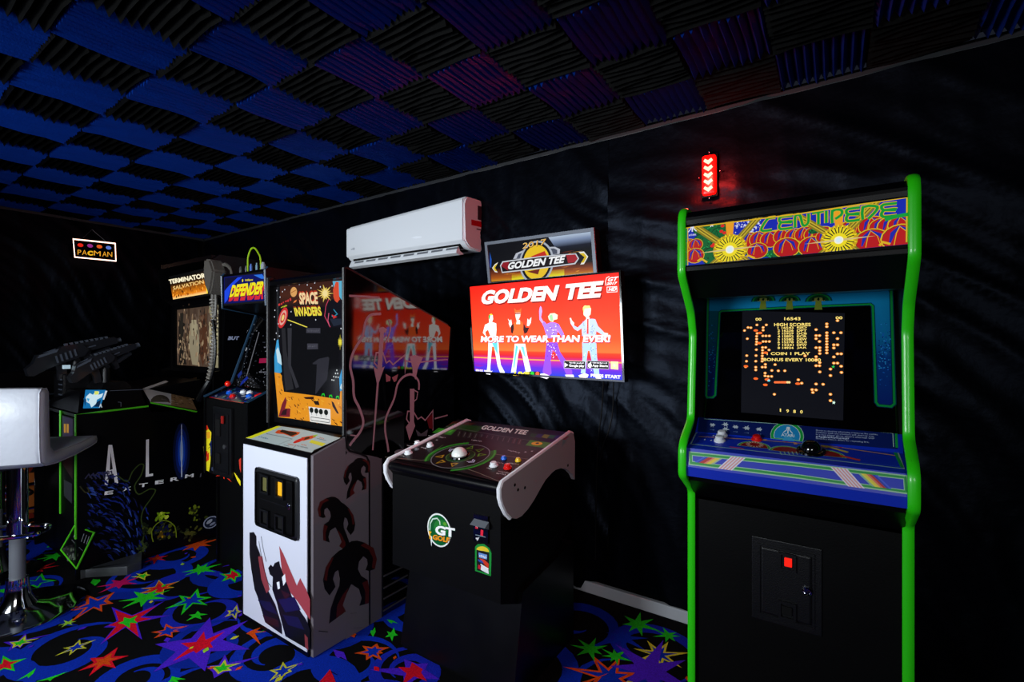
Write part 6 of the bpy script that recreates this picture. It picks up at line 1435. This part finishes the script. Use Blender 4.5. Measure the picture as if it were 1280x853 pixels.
# grey metal foot and slanted plate
bm = B(); b0 = [HZ(95.8, 723.6), HZ(159, 719.5), HZ(176.5, 712.5)]
poly = [(p.x, p.y) for p in b0]+[(GA+.002, 1.20), (GA+.002, .905)]
prism(bm, poly, .002, .052, 2)
obj('metal_foot', bm, 'greybase', t)
c1, c2, c3, c4 = HA(93.5, 657.6, GA), HD(117.7, 666, .95), HD(95.8, 712, .87), HD(76.4, 687.5, .87)
c2 = Vector((GA+.06, HA(117.7, 666, GA+.06).y, HA(117.7, 666, GA+.06).z)); c3 = HA(95.8, 711, -3.60); c4 = HA(76.4, 687.5, -3.78); c1 = HA(93.5, 657.6, -3.70)
bm = B(); quadslab(bm, [c1, c2, c3, c4], .02); fpz = obj('foot_plate', bm, 'satin', t)
bm = B(); tube(bm, [c1, c2, c3, c4], .006, 6, 0, closed=True); obj('lime_molding', bm, 'lime', t)
f = Art(c4, c3-c4, c1-c4, lift=.002)
for k in range(6): f.pline([(96+3.2*k, 662.5+1.6*k), (92.5+3.2*k, 672+1.8*k)], .006, '#888c94')
f.pline([(90, 675), (104, 689)], .004, '#606468')
for k in range(26): f.ell(f.px(rnd.uniform(84, 98), rnd.uniform(684, 700)), rnd.uniform(.004, .012), None, rnd.choice(('#384038', '#606860', '#243020', '#506048')), 0, 6)
f.build('plate_artwork', 'print', fpz)

# ================================================================== LEFT MACHINE behind the stool
LX = -5.0
t = thing('arcade_cabinet', 'low arcade machine with red ball and chrome bars behind the white stool', 'arcade machine', (-5.3, .95, 0))
bm = B(); prism(bm, [(LX, .003), (LX, .74), (LX-.04, .80), (LX-.40, .98), (LX-.42, 1.02), (LX-.58, 1.02), (LX-.58, .003)], .52, 1.34, 1); obj('body', bm, 'black', t)
f = Art((LX, .9, .3), (0, 1, 0), (0, 0, 1)); f.clipuv([(-.34, -.25), (.40, -.25), (.40, .40), (-.34, .40)])
rnd = random.Random(41)
for k in range(200):
    x = rnd.uniform(10, 92); y = rnd.uniform(565, 645)
    f.ell(f.px(x, y), rnd.uniform(.015, .07), rnd.uniform(.01, .04), rnd.choice(('#8a2410', '#b04418', '#401008', '#c05a20', '#201010', '#6c1c18', '#8c8078', '#301410', '#100808')), rnd.random()*3, 8)
f.ppoly([(34, 592), (48, 590), (50, 640), (34, 642)], '#c06828'); f.ppoly([(52, 610), (70, 616), (62, 640), (50, 636)], '#b8b4b0')
f.build('front_artwork', 'print', t)
for z_, x_ in ((.05, .10), (.16, .08), (.33, .05)):
    bm = B(); tube(bm, [(LX-.01, .56, z_+.03), (LX+x_, .60, z_), (LX+x_, 1.18, z_-.01), (LX-.01, 1.26, z_+.03)], .011, 8, 3); obj('chrome_bar', bm, 'chrome', t, smooth=True)
bm = B(); tube(bm, [(LX+.10, 1.18, .04), (LX+.12, 1.24, .10), (LX+.03, 1.30, .42), (LX-.005, 1.30, .55)], .011, 8, 3); obj('chrome_bar', bm, 'chrome', t, smooth=True)
p = HA(66.5, 542, LX+.05); bm = B(); ball(bm, p, .060); obj('red_ball', bm, 'ballred', t, smooth=True)
bm = B(); tube(bm, [(LX+.05, p.y, p.z), (LX-.005, p.y, p.z)], .03, 10, 0); obj('ball_socket', bm, 'metal_black', t, smooth=True)
bm = B(); tube(bm, [HA(56, 533, LX+.02), HA(62, 525, LX+.03), HA(70, 519, LX+.0), HA(72, 519, LX-.03)], .012, 8); obj('handle', bm, 'steel', t, smooth=True)
O5 = Vector((LX-.04, .9, .80)); U5 = Vector((-.36, 0, .18)); N5 = Vector((.18, 0, .36)).normalized()
f = Art(O5, (0, 1, 0), U5, lift=.002); f.clipuv([(-.36, .01), (.42, .01), (.42, .39), (-.36, .39)])
for k in range(170): f.ell((rnd.uniform(-.36, .42), rnd.uniform(0, .4)), rnd.uniform(.006, .03), rnd.uniform(.005, .014), rnd.choice(('#202838', '#506078', '#b0c0d0', '#205040', '#101828', '#3058a0', '#182030', '#0c0e14')), rnd.random()*3, 8)
f.build('console_artwork', 'printg', t)
for y_, z_ in ((.06, .05), (.12, .12), (.18, .06), (.05, .2), (.22, .16), (.14, .26)): button(O5+Vector((0, y_, 0))+U5.normalized()*z_, N5, .016, 'whitep', t, 'button', .010)
bm = B(); box(bm, (LX-.58, .60, 1.0), (LX-.42, 1.26, 1.13), .01); obj('console_hood', bm, 'satin', t)
bm = B(); box(bm, (LX-.30, 1.02, .955), (LX-.16, 1.30, .965), .003, mx=Matrix.Translation((0, 0, 0))); obj('glass_shelf', bm, mat('slate_glass', '#28303a', .1, coat=.6), t)
for (x0_, y0_, x1_, y1_, a_) in ((22, 486.5, 54, 488, LX-.50), (54, 494, 64, 494, LX-.38)):
    p0, p1 = HA(x0_, y0_, a_), HA(x1_, y1_, a_); bm = B(); tube(bm, [p0, p1], .010, 8, 0); obj('red_light_strip', bm, 'ledred2', t, smooth=True)
    bm = B()
    for p_ in (p0.lerp(p1, .2), p0.lerp(p1, .8)): tube(bm, [p_, (p_.x, p_.y, .95)], .006, 6, 0)
    obj('light_support', bm, 'metal_black', t)

# ================================================================== BAR STOOLS
def stool(cx, cy, fdir, label, br=.262, dz=0.0):
    t = thing('bar_stool', label, 'stool', (cx, cy, 0), 'white leather bar stools')
    fx = Vector((fdir[0], fdir[1], 0)).normalized(); lx_ = Vector((-fx.y, fx.x, 0)); c = Vector((cx, cy, 0))
    def Wp(f_, l_, z_): return c+fx*f_+lx_*l_+Vector((0, 0, z_+(dz if z_ > .7 else 0)))
    prof_ = [(-.235, 1.150), (-.195, 1.152), (-.178, 1.13), (-.172, .95), (-.165, .865), (-.14, .838), (-.05, .832), (.12, .835), (.22, .845), (.262, .838), (.272, .815), (.262, .795), (.20, .785), (.05, .772), (-.12, .768), (-.20, .775), (-.245, .80), (-.252, .86), (-.255, 1.0), (-.252, 1.13)]
    n = len(prof_); ar = sum(prof_[i-1][0]*prof_[i][1]-prof_[i][0]*prof_[i-1][1] for i in range(n)); sg = 1 if ar > 0 else -1
    NR = []
    for i in range(n):
        q0 = prof_[i-1]; q1 = prof_[(i+1) % n]; tx, tz = q1[0]-q0[0], q1[1]-q0[1]; L_ = math.hypot(tx, tz); NR.append((sg*tz/L_, -sg*tx/L_))
    bm = B(); rings = []
    rr_ = .026
    lat = [(-.225+rr_*(1-math.sin(a_)), rr_*(1-math.cos(a_))) for a_ in (math.pi/2, math.pi*.36, math.pi*.2, math.pi*.08, 0)]
    lat = [(-.225, rr_), (-.2215, rr_*.55), (-.213, rr_*.2), (-.199, 0), (-.1, -.002), (0, -.003), (.1, -.002), (.199, 0), (.213, rr_*.2), (.2215, rr_*.55), (.225, rr_)]
    for l_, ins in lat:
        rings.append([bm.verts.new(Wp(p[0]-q[0]*ins, l_, p[1]-q[1]*ins)) for p, q in zip(prof_, NR)])
    for A_, B_ in zip(rings, rings[1:]):
        for i in range(n): bm.faces.new((A_[i], A_[(i+1) % n], B_[(i+1) % n], B_[i]))
    bm.faces.new(rings[0]); bm.faces.new(rings[-1][::-1])
    o = obj('seat_shell', bm, 'leather', t, smooth=True)
    for p in o.data.polygons: p.use_smooth = True
    for l_ in (-.2145, .2145):
        bm = B(); tube(bm, [Wp(p[0]-q[0]*.004, l_, p[1]-q[1]*.004) for p, q in zip(prof_, NR)], .0032, 6, 0, closed=True); obj('piping', bm, 'leather', o, smooth=True)
    bm = B(); box(bm, (-.09, -.09, .745), (.09, .09, .768), .004, mx=Matrix.Translation(c+Vector((0, 0, dz)))); obj('seat_plate', bm, 'metal_black', t)
    bm = B(); lathe(bm, [(.040, .40), (.040, .75+dz)], c, seg=24); obj('gas_column', bm, 'chrome', t, smooth=True)
    bm = B(); lathe(bm, [(.031, .16), (.031, .41)], c, seg=24); obj('column_sleeve', bm, 'greyp', t, smooth=True)
    bm = B(); lathe(bm, [(br, .002), (br, .010), (br-.02, .016), (.12, .022), (.075, .04), (.052, .085), (.043, .15), (.043, .18)], c, seg=40); obj('base', bm, 'chrome', t, smooth=True)
    P_ = [Wp(-q[0], q[1], .44) for q in ((0, -.035), (.04, -.15), (.14, -.16), (.17, -.13), (.17, .13), (.14, .16), (.04, .15), (0, .035))]
    bm = B(); tube(bm, P_, .010, 8, 5); obj('footrest', bm, 'chrome', t, smooth=True)
    return t
stool(-3.43, .614, (-.78, .62), 'white leather bar stool nearest the camera at the left picture edge')
stool(-4.06, .635, (1, -.05), 'second bar stool almost hidden behind the front white stool, chrome stem showing', .2, -.12)

# ================================================================== NEON SIGN
t = thing('neon_sign', 'small neon sign with pink white border hanging from the ceiling at the far wall', 'neon sign', (-5.5, 1.48, 2.1))
NX = -5.50
c1, c2, c3, c4 = HA(91.5, 299, NX), HA(144, 304.5, NX), HA(145, 326.5, NX), HA(93.5, 321.5, NX)
bm = B(); tube(bm, [c1, c2, c3, c4], .006, 8, 0, closed=True); obj('border_tube', bm, 'neon', t, smooth=True)
bm = B(); quadslab(bm, [p+Vector((-.008, 0, 0)) for p in (c1, c2, c3, c4)], .006); bk = obj('back_board', bm, 'blackp', t)
f = Art(c4+Vector((-.008, 0, 0)), c3-c4, c1-c4, lift=.002)
kn = lambda x, y: (80+x*.07036, 280+y*.07034)
for x, y, c_ in ((290, 378, '#f02818'), (462, 390, '#a03090'), (628, 405, '#f06020'), (790, 425, '#6080e0')):
    p = f.px(*kn(x, y)); f.ell(p, .020, .016, c_, 0, 16)          # plain coloured discs
for s, x0_, y0_, x1_, y1_ in (('P', 240, 545, 305, 548), ('A', 320, 550, 405, 553), ('C', 415, 562, 515, 566), ('M', 530, 560, 650, 575), ('A', 680, 578, 760, 582), ('N', 770, 582, 855, 588)):
    f.text(s, kn(x0_, y0_), kn(x1_, y1_), kn(x0_, y0_-85), '#ffb030' if s != 'C' else '#ffc020', .0 if s != 'C' else .07)
f.build('neon_letters', 'lit1', bk)
pk = HA(115, 287, NX); 
for e in (c1.lerp(c2, .18), c1.lerp(c2, .80)):
    bm = B(); tube(bm, [e, pk], .0018, 5, 0); obj('hanging_chain', bm, 'steel', t)
bm = B(); tube(bm, [pk, (pk.x, pk.y, 2.44)], .0012, 5, 0); obj('ceiling_cord', bm, 'dark', t)
